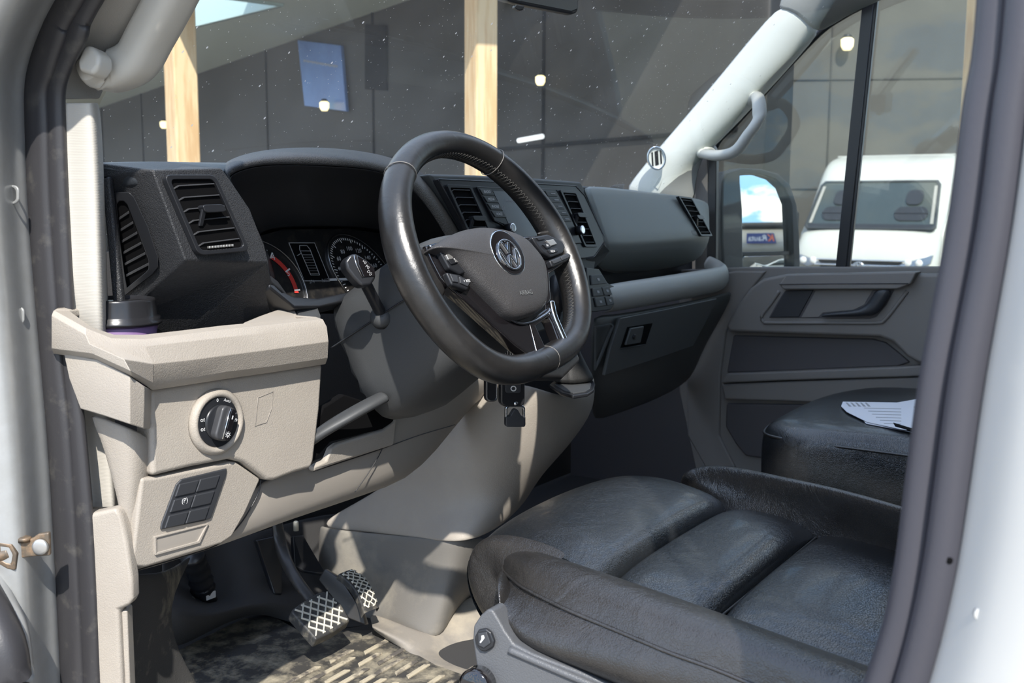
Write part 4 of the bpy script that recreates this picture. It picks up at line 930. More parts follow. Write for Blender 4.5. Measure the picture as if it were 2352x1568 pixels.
# hub pad
W2 = WH(.022)
po = W2.L((990, 569), (1018, 548), (1055, 530), (1095, 522), (1135, 524), (1165, 530), (1193, 541), (1212, 554), (1226, 570), (1240, 587), (1251, 606), (1256, 630), (1258, 656), (1258, 682), (1252, 702), (1241, 714), (1218, 724), (1190, 731), (1168, 722), (1150, 705), (1125, 680), (1100, 655), (1072, 624), (1045, 596), (1018, 578))
cxp = (sum(a for a, b in po)/len(po)*.4, sum(b for a, b in po)/len(po)*.7)
def spline2(pts, n=3):
    v = [Vector((a, b, 0)) for a, b in pts]; v = v+[v[0]]; o = catmull(v, n)[:-1]; return [(p.x, p.y) for p in o]
pos = spline2(po)
rows = []
for s_, h in ((.97, -.010), (1.0, .004), (1.0, .018), (.975, .025), (.9, .0295), (.75, .033), (.5, .0355), (.25, .0365), (.05, .0368)):
    rows.append([WC + E1*(cxp[0]+(a-cxp[0])*s_) + E2*(cxp[1]+(b-cxp[1])*s_) + WN*h for a, b in pos])
pad = grid('airbag_cover', rows, 'hub', SWT, sub=1, close_u=True)
W4 = WH(.0345)
lc = W4.uv(1165, 581)
LF = Fr(W4(*lc), E1, E2); LF.n = WN.copy()
eb = lathe('emblem_recess', LF(0, 0, .0), WN, [(.0335, -.004), (.0335, .0015), (.0315, .0022), (.0310, .0015), (.001, .0015)], 'chrome', pad, n=48)
lathe('emblem_disc', LF(0, 0, .0012), WN, [(.0312, 0), (.0310, .0010), (.001, .0010)], 'piano', eb, n=48)
lo_ = (-.002, -.004)
ring('emblem_ring', LF, circ(lo_[0], lo_[1], .0225, n=48), circ(lo_[0], lo_[1], .0200, n=48), .001, .0052, 'chrome', eb, bevel=.0008)
bm = bmesh.new(); r_ = .0200
def lg(a, b): return lo_[0]+a*r_, lo_[1]+b*r_
for p, q in (((-.36, .90), (0, .12)), ((.36, .90), (0, .12)), ((-.88, .38), (-.38, -.86)), ((-.38, -.86), (0, -.02)), ((0, -.02), (.38, -.86)), ((.38, -.86), (.88, .38))):
    bar2(bm, LF, *lg(*p), *lg(*q), .0042, .0012, .0048)
obj('emblem_letters', bm, 'chrome', eb, bevel=.0008)
text('airbag_text', 'AIRBAG', LF, .006, -.058, .0085, 'alu', pad, h=.0006)
# gloss backing with spokes
W1 = WH(.006)
bk = W1.L((972, 566), (1010, 556), (1090, 540), (1180, 545), (1240, 542), (1276, 556), (1292, 580), (1305, 594), (1285, 612), (1258, 630), (1262, 690), (1250, 718), (1222, 742), (1232, 780), (1262, 826), (1225, 828), (1180, 795), (1120, 742), (1062, 690), (1030, 664), (1008, 640), (985, 596))
plate('spoke_backing', W1, bk, -.014, .004, 'piano', SWT, bevel=.003)
W0 = WH(.010)
# chrome accent along the pad's lower-left edge, then the lower spoke
bm = bmesh.new(); add_sweep(bm, catmull([W1(*W1.uv(u, v), .006) for u, v in ((978, 570), (1030, 590), (1062, 625), (1100, 672), (1140, 718), (1180, 745), (1215, 742), (1250, 722), (1258, 706))]), .0026, n=8, ry=.0018)
obj('hub_chrome_line', bm, 'chromed', SWT, wn=False)
spo = W1.L((1208, 742), (1262, 702), (1272, 722), (1308, 810), (1296, 826), (1262, 834), (1228, 822))
spi = W1.L((1224, 752), (1254, 730), (1262, 745), (1284, 804), (1278, 812), (1264, 814), (1246, 800))
ring('lower_spoke', W1, spo, spi, -.012, .006, 'piano', SWT, bevel=.003)
bm = bmesh.new(); add_sweep(bm, catmull([W1(*W1.uv(u, v), .008) for u, v in ((1256, 698), (1262, 724), (1276, 758), (1292, 796), (1294, 812), (1280, 820), (1262, 818))]), .0052, n=10, ry=.0036)
obj('lower_spoke_chrome', bm, 'chrome', SWT, wn=False)
sp = plate('rim_clamp', W1, W1.L((1190, 828), (1225, 822), (1262, 832), (1300, 824), (1318, 800), (1330, 830), (1290, 870), (1215, 868)), -.012, .004, 'leather', SWT, bevel=.005)
# side spokes under leather
for L in ([(948, 560), (985, 566), (1000, 600), (1030, 668), (1015, 690), (960, 640)], [(1240, 530), (1275, 520), (1330, 560), (1340, 640), (1310, 640), (1296, 590), (1270, 552)]):
    plate('spoke_root', W1, W1.L(*L), -.014, -.001, 'leather', SWT, bevel=.006)
# multifunction switches
def pod(pts, parts, nm='switch_pod'):
    p = plate(nm, W1, W1.L(*pts), .003, .0135, 'satin', SWT, bevel=.003)
    for L, m_, h in parts: plate('rocker', W1, W1.L(*L), .012, h, m_, p, bevel=.001)
    return p
p1 = pod([(990, 580), (1012, 577), (1040, 590), (1060, 612), (1066, 630), (1042, 640), (1016, 626)],
    [([(1004, 597), (1018, 595), (1022, 606), (1010, 609)], 'alu', .0165), ([(1010, 609), (1026, 606), (1032, 615), (1018, 619)], 'satin', .016), ([(1026, 600), (1040, 603), (1047, 613), (1034, 614)], 'alu', .0165), ([(1020, 597), (1026, 597), (1034, 614), (1026, 615)], 'alu', .0162)])
p2 = pod([(1008, 634), (1040, 640), (1068, 656), (1058, 676), (1022, 664)], [([(1014, 640), (1032, 644), (1034, 660), (1022, 658)], 'doork', .0155), ([(1036, 646), (1062, 657), (1056, 669), (1038, 661)], 'doork', .0155)])
text('switch_marks', '+ RES', W1, *W1.uv(1052, 657), .0055, 'white', p2, h=.0162)
p3 = pod([(1206, 553), (1242, 546), (1276, 562), (1284, 576), (1278, 590), (1250, 600), (1232, 590), (1216, 570)],
    [([(1236, 563), (1252, 560), (1261, 571), (1246, 576)], 'alu', .0165), ([(1228, 572), (1242, 568), (1248, 578), (1238, 582)], 'satin', .016), ([(1214, 556), (1230, 552), (1234, 560), (1220, 563)], 'satin', .0155), ([(1240, 584), (1262, 580), (1264, 588), (1246, 593)], 'satin', .0155)])
text('switch_marks', 'VIEW', W1, *W1.uv(1251, 588), .0050, 'white', p3, h=.0160)
text('switch_marks', 'OK', W1, *W1.uv(1238, 575), .0045, 'white', p3, h=.0165)
p4 = pod([(1246, 606), (1290, 588), (1298, 596), (1290, 606), (1254, 622)], [([(1250, 608), (1268, 601), (1272, 609), (1255, 616)], 'doork', .0155), ([(1270, 600), (1288, 593), (1292, 600), (1274, 608)], 'doork', .0155)])

# ------------------------------------------------------------------ column
SC = thing('steering_column', 'dark grey shroud of the steering column behind the steering wheel', 'steering column', tuple(WC-WN*.1))
secs = [(-.018, .050, .045, -.060, 0), (-.035, .070, .056, -.095, 0), (-.06, .080, .060, -.118, -.003), (-.10, .084, .060, -.130, -.005), (-.15, .086, .058, -.138, -.006), (-.20, .088, .052, -.150, -.008), (-.26, .088, .045, -.150, -.010)]
rows = []
for h, w, t, b, o in secs:
    r = []
    for k in range(24):
        a = 2*math.pi*k/24; x = math.copysign(abs(math.cos(a))**.45, math.cos(a))*w; y = math.copysign(abs(math.sin(a))**.55, math.sin(a)); y = y*t if y > 0 else -y*b
        r.append(WC + E1*(x+o) + E2*y + WN*h)
    rows.append(r)
grid('shroud', rows, 'shroud', SC, sub=1, close_u=True, cap=True)
bm = bmesh.new(); add_sweep(bm, catmull([WC + E1*(-.0875+o_) + E2*y_ + WN*h_2 for o_, y_, h_2 in ((.002, -.012, -.06), (-.0045, -.012, -.10), (-.0065, -.014, -.15), (-.0085, -.016, -.20), (-.0105, -.018, -.25))]), .0012, n=6); obj('shroud_seam', bm, 'satin', SC, wn=False)
# front lower bulge under the wheel
bm = bmesh.new(); add_sweep(bm, catmull(vv([(700, 1020, 'y', .975), (750, 985, 'y', .955), (800, 955, 'y', .94), (845, 930, 'y', .93), (880, 912, 'y', .925)])), [.016-.006*abs(i/24-.45) for i in range(25)], ry=.008, n=12)
obj('adjuster_lever', bm, 'shroud', SC, wn=False)
# left stalk
sb = P(877, 724, x=-.520); hd = P(825, 622, x=-.585)
dirs = (sb-hd).normalized()
st = sweep('stalk', [sb+dirs*.02, sb, sb*.5+hd*.5, hd+dirs*.012], [.0085]*19, 'satin', SC, ry=[.0065]*19)
lathe('stalk_socket', sb-dirs*.002, -dirs, [(.0165, -.012), (.0175, -.004), (.0150, .003), (.009, .006), (.001, .006)], 'shroud', SC, n=28)
SF = PF(hd, (0, .1, 1)); SF.f = Fr(hd, (.85, -.5, -.25), (.12, .2, 1)); SF.n = SF.f.n
sh_ = plate('stalk_head', SF, SF.L((786, 603), (797, 588), (812, 585), (836, 600), (853, 616), (858, 640), (846, 658), (824, 660), (805, 640), (790, 620)), -.014, .011, 'satin', SC, bevel=.004)
bm = bmesh.new(); add_sweep(bm, [SF(*SF.uv(u, v), .0115) for u, v in ((806, 590), (812, 612), (826, 640))], .0013, n=6); obj('head_chrome', bm, 'chromed', sh_, wn=False)
plate('head_face', SF, SF.L((812, 590), (836, 603), (852, 618), (855, 638), (828, 640), (816, 612)), .010, .0125, 'piano', sh_, bevel=.001)
for s, u, v in (('=0', 831, 606), ('P0', 838, 617), ('D()', 843, 630)): text('head_symbols', s, SF, *SF.uv(u-2, v), .0055, 'grey_print', sh_, h=.0130, rot=-.5)

# ------------------------------------------------------------------ keys
KT = thing('key_bunch', 'bunch of black car key fobs hanging below the steering wheel rim', 'keys', tuple(P(1170, 900, y=.84)))
KF = PF(P(1170, 900, y=.84), (0, 0, 1)); KF.f = Fr(P(1170, 900, y=.84), (.83, -.56, 0), (0, 0, 1)); KF.n = KF.f.n
def kq(u0, v0, u1, v1, r=.25): 
    q = KF.Q((u0, v0), (u1, v0), (u1, v1), (u0, v1)); return q, rrect(0, 0, 1, 1, r, r*(u1-u0)/(v1-v0))
q, o_ = kq(1113, 862, 1142, 922, .35); fb1 = plate('small_fob', q, o_, -.006, .004, 'lid', KT, bevel=.003)
ring('fob_rim', q, rrect(.08, .04, .92, .96, .3, .14), rrect(.16, .08, .84, .92, .26, .12), .003, .0052, 'chromed', fb1, bevel=.0004)
q, o_ = kq(1146, 868, 1202, 932, .22); fb2 = plate('key_fob', q, o_, -.006, .0075, 'lid', KT, bevel=.003)
plate('fob_button', q, rrect(.18, .5, .82, .95, .1, .08), .007, .0088, 'doork', fb2, bevel=.0008)
ring('button_symbol', q, circ(.5, .66, .12, .10, n=16), circ(.5, .66, .08, .065, n=16), .0088, .0092, 'white', fb2, bevel=0)
lathe('pivot_pin', q(.62, .12, .0075), KF.n, [(.0035, 0), (.0032, .0012), (.001, .0016)], 'chrome', fb2, n=16)
q, o_ = kq(1160, 930, 1205, 979, .18); 
tg = ring('usb_tag_frame', q, o_, rrect(.09, .05, .91, .92, .15, .13), -.004, .003, 'chrome', KT, bevel=.001)
plate('usb_tag_grip', q, [(.04, .0), (.96, .0), (1, .10), (1, .48), (.78, .52), (.62, .78), (.5, .86), (.38, .78), (.22, .52), (0, .48), (0, .10)], -.005, .0045, 'doork', tg, bevel=.0015)
q, o_ = kq(1157, 799, 1196, 832, .12); kg = plate('white_key_tag', q, o_, .0, .003, 'white', KT, bevel=.0006)
bm = bmesh.new()
for a, b, c, d in ((.1, .9, .16, .3), (.22, .9, .30, .2), (.36, .9, .42, .2), (.5, .2, .58, .9), (.7, .4, .95, .55)): add_plate(bm, q, [(a, b), (c, b), (c, d), (a, d)], .003, .0034)
add_plate(bm, q, circ(.72, .62, .14, .2, n=14), .003, .0034)
obj('tag_print', bm, 'void', kg)
bm = bmesh.new(); rp = [P(1172, 862, y=.845)+Vector((math.cos(a)*.011, .003*math.sin(a), math.sin(a)*.014)) for a in [2*math.pi*k/20 for k in range(21)]]
add_sweep(bm, rp, .0009, n=6); obj('split_ring', bm, 'chrome', KT, wn=False)
sweep('key_shank', [P(1175, 875, y=.845), P(1185, 845, y=.86), P(1190, 820, y=.90)], .004, 'satin', KT, n=8)

# ------------------------------------------------------------------ gear lever
GL = thing('gear_lever', 'black gear lever knob and leather boot behind the right of the steering wheel', 'gear lever', tuple(P(1320, 880, z=.455)))
kc = P(1282, 664, y=.90)
rows = []
for t, rx, ry, dx in ((0, .006, .006, .004), (.04, .016, .015, .004), (.25, .021, .019, .003), (.55, .022, .019, 0), (.8, .018, .017, -.002), (1, .011, .011, 0), (1.05, .008, .008, 0)):
    z = kc.z+.026-.062*t
    rows.append([Vector((kc.x+dx+math.cos(a)*rx, kc.y+math.sin(a)*ry, z)) for a in [2*math.pi*k/20 for k in range(20)]])
grid('knob', rows, 'satin', GL, sub=1, close_u=True, cap=True)
sweep('shaft', [kc+Vector((0, 0, -.03)), kc+Vector((.005, .01, -.08)), P(1318, 850, z=.475)], .0085, 'satin', GL)
bc = P(1318, 878, z=.457)
rows = []
for t in range(7):
    f_ = t/6; z = bc.z+.075*f_; r = .040*(1-f_)**1.1+.010
    rows.append([Vector((bc.x-.012*f_+math.cos(a)*r*(1+.10*math.sin(5*a+f_*3)), bc.y+math.sin(a)*r*.7*(1+.1*math.cos(4*a)), z+.003*math.sin(3*a)*f_)) for a in [2*math.pi*k/24 for k in range(24)]])
grid('boot', rows, 'bootm', GL, sub=1, close_u=True, cap=True)

# ------------------------------------------------------------------ coffee cup
cc = Vector((-.855, 1.028, 0)); zt = .632
CU = thing('coffee_cup', 'purple paper coffee cup with black lid in the left dash tray', 'cup', (cc.x, cc.y, .548))
lathe('paper_cup', Vector((cc.x, cc.y, .566)), (0, 0, 1), [(.031, 0), (.034, .002), (.0425, .056), (.001, .056)], 'purple', CU, n=48)
lathe('lid', Vector((cc.x, cc.y, .619)), (0, 0, 1), [(.0425, -.002), (.0465, 0), (.0472, .003), (.0445, .005), (.0450, .008), (.0415, .010), (.0405, .026), (.0395, .029), (.0370, .0295), (.0360, .026), (.001, .025)], 'lid', CU, n=56)

# ------------------------------------------------------------------ pedals
BP = thing('brake_pedal', 'worn brake pedal with a square cross-hatched pad on a curved black arm', 'pedal', tuple(P(730, 1415, y=1.157)))
q = Qd(P(664, 1398, y=1.187), P(756, 1352, y=1.187), P(808, 1424, y=1.126), P(724, 1472, y=1.126))
pd_ = plate('pedal_pad', q, [(.03, .02), (.5, -.02), (.97, .02), (1.02, .5), (.93, .92), (.86, 1.0), (.72, 1.04), (.5, 1.03), (.05, .96), (0, .9)], -.020, .001, 'pad', BP, bevel=.004)
def hatch(qd, n, parent, lim, th=.0032):
    bm = bmesh.new()
    for k in range(-n, n*2+1):
        for s_ in (1, -1):
            a0, b0, a1, b1 = (k/n, 0, k/n+.75, 1) if s_ == 1 else (k/n+.75, 0, k/n, 1)
            # clip to lim box
            A0, B0, A1, B1 = lim; ts = [0.0, 1.0]
            dx, dy = a1-a0, b1-b0; t0, t1 = 0, 1
            for p_, q_ in ((-dx, a0-A0), (dx, A1-a0), (-dy, b0-B0), (dy, B1-b0)):
                if p_ == 0: continue
                t = q_/p_
                if p_ < 0: t0 = max(t0, t)
                else: t1 = min(t1, t)
            if t1-t0 > .12: bar2(bm, qd, a0+dx*t0, b0+dy*t0, a0+dx*t1, b0+dy*t1, th*.8, .0005, .0032)
    return obj('pad_tread', bm, 'tread', parent, bevel=.0004, seg=1)
hatch(q, 5, pd_, (.07, .06, .93, .94))
sweep('pedal_arm', vv([(636, 1200, 'y', 1.34), (643, 1240, 'y', 1.33), (656, 1285, 'y', 1.30), (680, 1330, 'y', 1.255), (722, 1385, 'y', 1.20)]), .0115, 'steel', BP, ry=.006, n=12)
AP = thing('accelerator_pedal', 'narrow curved accelerator pedal with cross-hatched tread right of the brake pedal', 'pedal', tuple(P(840, 1370, y=1.17)))
a_l = vv([(778, 1318, 'y', 1.205), (803, 1338, 'y', 1.185), (822, 1366, 'y', 1.160), (837, 1408, 'y', 1.130)])
a_r = vv([(810, 1306, 'y', 1.205), (840, 1327, 'y', 1.185), (858, 1355, 'y', 1.160), (872, 1394, 'y', 1.130)])
class Strip:
    def __init__(s, L, R): s.L, s.R = L, R; s.w = (L[1]-R[1]).length; s.h = sum((L[i]-L[i+1]).length for i in range(3)); s.n = toward((R[0]-L[0]).cross(L[3]-L[0]).normalized(), L[0])
    def __call__(s, a, b, h=0):
        b = max(0, min(1, 1-b))*3; i = min(2, int(b)); f_ = b-i
        l = catmull(s.L, 8)[int(round((i+f_)*8))]; r = catmull(s.R, 8)[int(round((i+f_)*8))]
        return l*(1-a)+r*a+s.n*h
ST = Strip(a_l, a_r)
rows = [[ST(a, 1-k/12, h) for a, h in ((0, -.012), (0, 0), (.5, .001), (1, 0), (1, -.012))] for k in range(13)]
ap_ = grid('pedal_pad', rows, 'pad', AP, sub=0, solid=0, bevel=.003)
bm = bmesh.new()
for k in range(-2, 9):
    for s_ in (1, -1):
        seg_ = []
        for j in range(9):
            t = j/8; a = t if s_ == 1 else 1-t; b = k/8+t*.30
            if .04 <= b <= .97: seg_.append(ST(.08+a*.84, b, .0018))
        if len(seg_) > 2: add_sweep(bm, seg_, .0013, n=5)
obj('pad_tread', bm, 'tread', ap_, wn=False)
poly('pedal_back', vv([(745, 1305, 'y', 1.25), (785, 1330, 'y', 1.21), (832, 1408, 'y', 1.150), (842, 1436, 'y', 1.150), (800, 1420, 'y', 1.18), (730, 1330, 'y', 1.25)]), .012, 'steel', AP, bevel=.003)
shf = thing('steering_shaft', 'black jointed steering shaft disappearing into the footwell on the left', 'steering shaft', tuple(P(470, 1400, y=1.40)))
sweep('shaft_boot', [P(440, 1270, y=1.36), P(455, 1310, y=1.38), P(466, 1350, y=1.39)], [.020+.002*math.sin(i*2.2) for i in range(13)], 'satin', shf)
sweep('shaft_joint', [P(464, 1345, y=1.385), P(482, 1385, y=1.395)], .015, 'satin', shf, smoothn=0)
lathe('shaft_end', P(484, 1384, y=1.39), (0, .3, -1), [(.014, 0), (.014, .03), (.001, .03)], 'shroud', shf, n=20)
lathe('joint_bolt', P(444, 1376, y=1.39), (-1, 0, 0), [(.006, 0), (.006, .012), (.004, .014)], 'alu', shf, n=12)
plate('joint_label', KF, [(0, 0), (.0, 0.001), (.001, .001)], 0, .0001, 'white', shf, bevel=0) if False else None
fa_ = Fr(P(484, 1367, y=1.375), (1, 0, 0), (.2, 0, 1)); plate('joint_label', fa_, rrect(-.010, -.006, .010, .006, .001), 0, .001, 'white', shf, bevel=0)
hn = thing('wiring_bracket', 'black pedal bracket and wiring under the dashboard, right of the brake arm', 'bracket', tuple(P(690, 1280, y=1.36)))
poly('bracket_plate', vv([(590, 1240, 'y', 1.36), (636, 1230, 'y', 1.36), (648, 1300, 'y', 1.36), (650, 1366, 'y', 1.34), (632, 1365, 'y', 1.34), (615, 1310, 'y', 1.36)]), .012, 'satin', hn, bevel=.004)
poly('bracket_foot', vv([(672, 1230, 'y', 1.36), (700, 1228, 'y', 1.36), (706, 1300, 'y', 1.35), (748, 1310, 'y', 1.3), (760, 1322, 'y', 1.28), (700, 1312, 'y', 1.34), (676, 1300, 'y', 1.36)]), .012, 'satin', hn, bevel=.004)
lathe('yellow_connector', P(680, 1218, y=1.34), (0, 0, 1), [(.005, 0), (.005, .016), (.003, .018)], 'tread', hn, n=12)
# door check strap
dc = thing('door_check_strap', 'rusty black door check strap bolted to the silver door frame at far left', 'door strap', tuple(P(85, 1265, x=-.98)))
CF = Fr(P(95, 1250, x=-.988), (.58, -.81, 0), (0, 0, 1)); CF.n = toward(CF.n, CF.o)
class C2(PF):
    def __init__(s): s.f = CF; s.n = CF.n; s.w = s.h = 1
C2 = C2()
plate('mount_plate', C2, C2.L((50, 1238), (80, 1232), (92, 1222), (118, 1218), (120, 1272), (82, 1274), (52, 1278)), .0, .006, 'rust', dc, bevel=.002)
lathe('mount_bolt', C2(*C2.uv(100, 1250), .006), C2.n, [(.0085, 0), (.0085, .003), (.006, .004), (.001, .004)], 'alu', dc, n=24)
ring('strap_eye', C2, C2.L((8, 1234), (40, 1240), (52, 1262), (48, 1300), (30, 1296), (12, 1286)), C2.L((16, 1246), (34, 1248), (42, 1264), (38, 1284), (28, 1282), (18, 1276)), .004, .014, 'rust', dc, bevel=.002)
plate('strap_buffer', C2, C2.L((12, 1250), (36, 1250), (42, 1282), (20, 1288)), .0, .012, 'void', dc, bevel=.002)
sweep('strap_arm', [C2(*C2.uv(30, 1262), .008), C2(*C2.uv(0, 1270), .010), C2(*C2.uv(-40, 1266), .014)], .007, 'rust', dc, n=8)
lathe('hinge_pin', C2(*C2.uv(61, 1240), .004), (0, 0, 1), [(.007, 0), (.007, .004), (.005, .005)], 'rust', dc, n=16)

# ================================================================== DRIVER SEAT
ST_ = thing('driver_seat', 'black leather driver seat with raised side bolsters, nearest the camera', 'seat', (-.45, .3, .0))
def xL(y): return -.598 - (.70-y)*.19 if y > .5 else (-.636-(.51-y)*.14)
def xR(y): return -.232 - (.70-y)*.26 if y > .5 else (-.283-(.51-y)*.16)
def cushion(name, ylist, zf, ncol=13):
    rows = []
    for y, z in ylist:
        r = []
        yy = min(y, .70)
        for c in range(ncol):
            t = c/(ncol-1); x = xL(yy)*(1-t)+xR(yy)*t
            r.append(Vector((x, y + .012*math.sin(math.pi*t)*(1 if y > .6 else 0), z + zf(t, y))))
        rows.append(r)
    return grid(name, rows, 'seat', ST_, sub=2, solid=.0)
fr_ = [(.60, .235), (.66, .240), (.700, .262), (.722, .298), (.722, .335), (.700, .360), (.665, .373), (.61, .378), (.56, .374), (.53, .369), (.516, .361), (.510, .352), (.508, .338)]
cushion('front_panel', fr_, lambda t, y: .004*math.sin(math.pi*t) - .010*(2*t-1)**6 )
cushion('middle_panel', [(.509, .338), (.506, .350), (.499, .359), (.482, .3635), (.45, .365), (.42, .364), (.398, .360), (.385, .355), (.379, .349), (.377, .336)], lambda t, y: .003*math.sin(math.pi*t)-.010*(2*t-1)**6)
cushion('rear_panel', [(.376, .336), (.373, .348), (.366, .354), (.35, .358), (.32, .361), (.26, .358), (.20, .352), (.10, .345), (0, .34), (-.15, .34), (-.3, .36)], lambda t, y: .003*math.sin(math.pi*t)-.010*(2*t-1)**6 + .007*math.exp(-((t-.62)/.22)**2-((y-.24)/.06)**2) - .006*math.exp(-((t-.75)/.15)**2-((y-.335)/.03)**2), 13)
bm = bmesh.new()
for y in (.510, .3765):
    add_sweep(bm, [Vector((xL(y)*(1-t)+xR(y)*t, y, .3435)) for t in [k/20 for k in range(21)]], .0014, n=6)
obj('cross_seam', bm, 'stitch', ST_, wn=False)
bm = bmesh.new()
random.seed(5)
for k in range(44):
    t = k/43; y = .510; x = xL(y)*(1-t)+xR(y)*t
    if random.random() < (.9 if t < .35 or t > .92 else .3): add_sweep(bm, [Vector((x, y+.003, .3475)), Vector((x+.004, y+.004+random.uniform(-.002, .003), .349+random.uniform(0, .002)))], .0006, n=4)
obj('loose_threads', bm, 'paper', ST_, wn=False)
# end roll on the left of the front panel
rows = []
for s_, dx in ((1.0, 0), (.93, -.010), (.7, -.016), (.35, -.019), (.05, -.020)):
    cy, cz = .655, .305
    rows.append([Vector((xL(min(y, .7))+dx+.004, cy+(y-cy)*s_, cz+(z-.004-cz)*s_)) for y, z in fr_[:9]])
grid('front_end_cap', rows, 'seat2', ST_, sub=2)
# left bolster
Sv = vv([(1158, 1290, 'z', .345), (1172, 1262, 'z', .365), (1210, 1259, 'z', .382), (1254, 1275, 'z', .388), (1384, 1322, 'z', .390), (1543, 1380, 'z', .390), (1666, 1427, 'z', .388), (1800, 1482, 'z', .386), (2000, 1557, 'z', .382), (2200, 1640, 'z', .378)])
Pv = vv([(1156, 1300, 'z', .345), (1158, 1312, 'z', .350), (1180, 1332, 'z', .356), (1208, 1352, 'z', .360), (1300, 1398, 'z', .360), (1430, 1453, 'z', .358), (1543, 1500, 'z', .356), (1640, 1535, 'z', .354), (1760, 1585, 'z', .350), (1900, 1650, 'z', .346)])
Lv = vv([(1138, 1330, 'x', -.742), (1138, 1365, 'x', -.752), (1142, 1410, 'x', -.760), (1163, 1453, 'x', -.764), (1210, 1493, 'x', -.766), (1300, 1522, 'x', -.768), (1420, 1568, 'x', -.770), (1520, 1610, 'x', -.770), (1640, 1660, 'x', -.770), (1760, 1720, 'x', -.770)])
rows = []
for s_, p_, l_ in zip(Sv, Pv, Lv):
    i1 = Vector((max(s_.x+.04, xL(min(.7, s_.y))+.025), s_.y+.0, .334)); i2 = Vector((s_.x*.55+i1.x*.45, s_.y, s_.z-.012))
    mid = s_*.5+p_*.5+Vector((-.004, -.001, .007))
    lm = p_*.5+l_*.5+Vector((-.006, 0, .0))
    rows.append([i1, i2, s_, mid, p_+Vector((.001, 0, .003)), p_+Vector((-.003, 0, -.004)), lm, l_, l_+Vector((.03, 0, -.02))])
r0_ = [p*.35+(sum(rows[0], Vector())/len(rows[0]))*.65 for p in rows[0]]
grid('left_bolster', [r0_]+rows, 'seat2', ST_, sub=2)
bm = bmesh.new(); pth = catmull([p+Vector((-.0015, 0, 0.0005)) for p in Pv], 8); add_sweep(bm, pth, .0019, n=6); obj('bolster_seam', bm, 'seat2', ST_, wn=False)
# right bolster
Rt = vv([(1560, 1085, 'z', .372), (1600, 1070, 'z', .382), (1650, 1067, 'z', .392), (1720, 1078, 'z', .40), (1800, 1096, 'z', .408), (1900, 1116, 'z', .415), (2000, 1143, 'z', .42), (2090, 1169, 'z', .424), (2250, 1220, 'z', .43), (2500, 1300, 'z', .44)])
Ri = vv([(1590, 1100, 'z', .366), (1625, 1120, 'z', .366), (1650, 1138, 'z', .362), (1680, 1153, 'z', .360), (1750, 1172, 'z', .358), (1885, 1213, 'z', .356), (1980, 1244, 'z', .354), (2075, 1278, 'z', .352), (2250, 1340, 'z', .35), (2500, 1430, 'z', .35)])
rows = []
for i, (t_, b_) in enumerate(zip(Rt, Ri)):
    m_ = t_*.5+b_*.5+Vector((.003, 0, -.008))
    rows.append([b_+Vector((-.006, 0, -.03)), b_, m_, t_+Vector((-.006, 0, -.003)), t_+Vector((.006, .0, .001)), t_+Vector((.030, .0, -.012)), t_+Vector((.05, .0, -.06)), t_+Vector((.05, 0, -.2))])
r0_ = [p*.3+(sum(rows[0], Vector())/len(rows[0])+Vector((.01, .012, -.01)))*.7 for p in rows[0]]
grid('right_bolster', [r0_]+rows, 'seat2', ST_, sub=2)
# side plastic valance with memory button
VL = PF(P(1120, 1480, x=-.775), (0, 0, 1)); VL.f = Fr(P(1120, 1480, x=-.775), (.18, -1, 0), (.12, 0, 1)); VL.n = toward(VL.f.n, VL.f.o); VL.f.n = VL.n
val = plate('side_valance', VL, VL.L((1087, 1437), (1104, 1412), (1120, 1398), (1132, 1400), (1146, 1424), (1158, 1446), (1180, 1478), (1222, 1500), (1328, 1540), (1420, 1580), (1600, 1660), (1600, 1800), (1110, 1800), (1095, 1540), (1085, 1470)), -.03, .0, 'seatplastic', ST_, bevel=.006)
bm = bmesh.new(); add_sweep(bm, catmull([VL(*VL.uv(*p), .0) for p in ((1170, 1492), (1240, 1522), (1330, 1560), (1450, 1610))]), .004, n=8); obj('valance_rib', bm, 'seatplastic', val, wn=False)
bt = plate('seat_button', VL, VL.L((1103, 1443), (1120, 1440), (1132, 1449), (1140, 1470), (1137, 1483), (1120, 1494), (1108, 1492), (1098, 1480), (1094, 1460)), .0, .005, 'satin', ST_, bevel=.002)
plate('button_cap', VL, VL.L((1104, 1450), (1124, 1447), (1133, 1473), (1118, 1484), (1105, 1478)), .004, .007, 'doork', bt, bevel=.001)
plate('seat_symbol', VL, VL.L((1113, 1455), (1118, 1454), (1120, 1460), (1116, 1466), (1111, 1472), (1109, 1470), (1113, 1463)), .007, .0074, 'white', bt, bevel=0)
lathe('adjuster_knob', VL(*VL.uv(1103, 1568), .0), VL.n, [(.018, 0), (.018, .012), (.014, .016), (.001, .016)], 'piano', ST_, n=28)
poly('seat_pan', [Vector((-.66, .62, .30)), Vector((-.22, .64, .30)), Vector((-.22, .56, .05)), Vector((-.64, .56, .05))], .02, 'satin', ST_, bevel=.005, ext=(0, -.3, 0))
bm = bmesh.new(); add_box(bm, (-.46, .18, .0), (.42, .62, .20)); add_box(bm, (-.46, .15, .24), (.44, .7, .1)); obj('seat_base', bm, 'void', ST_, bevel=.01)

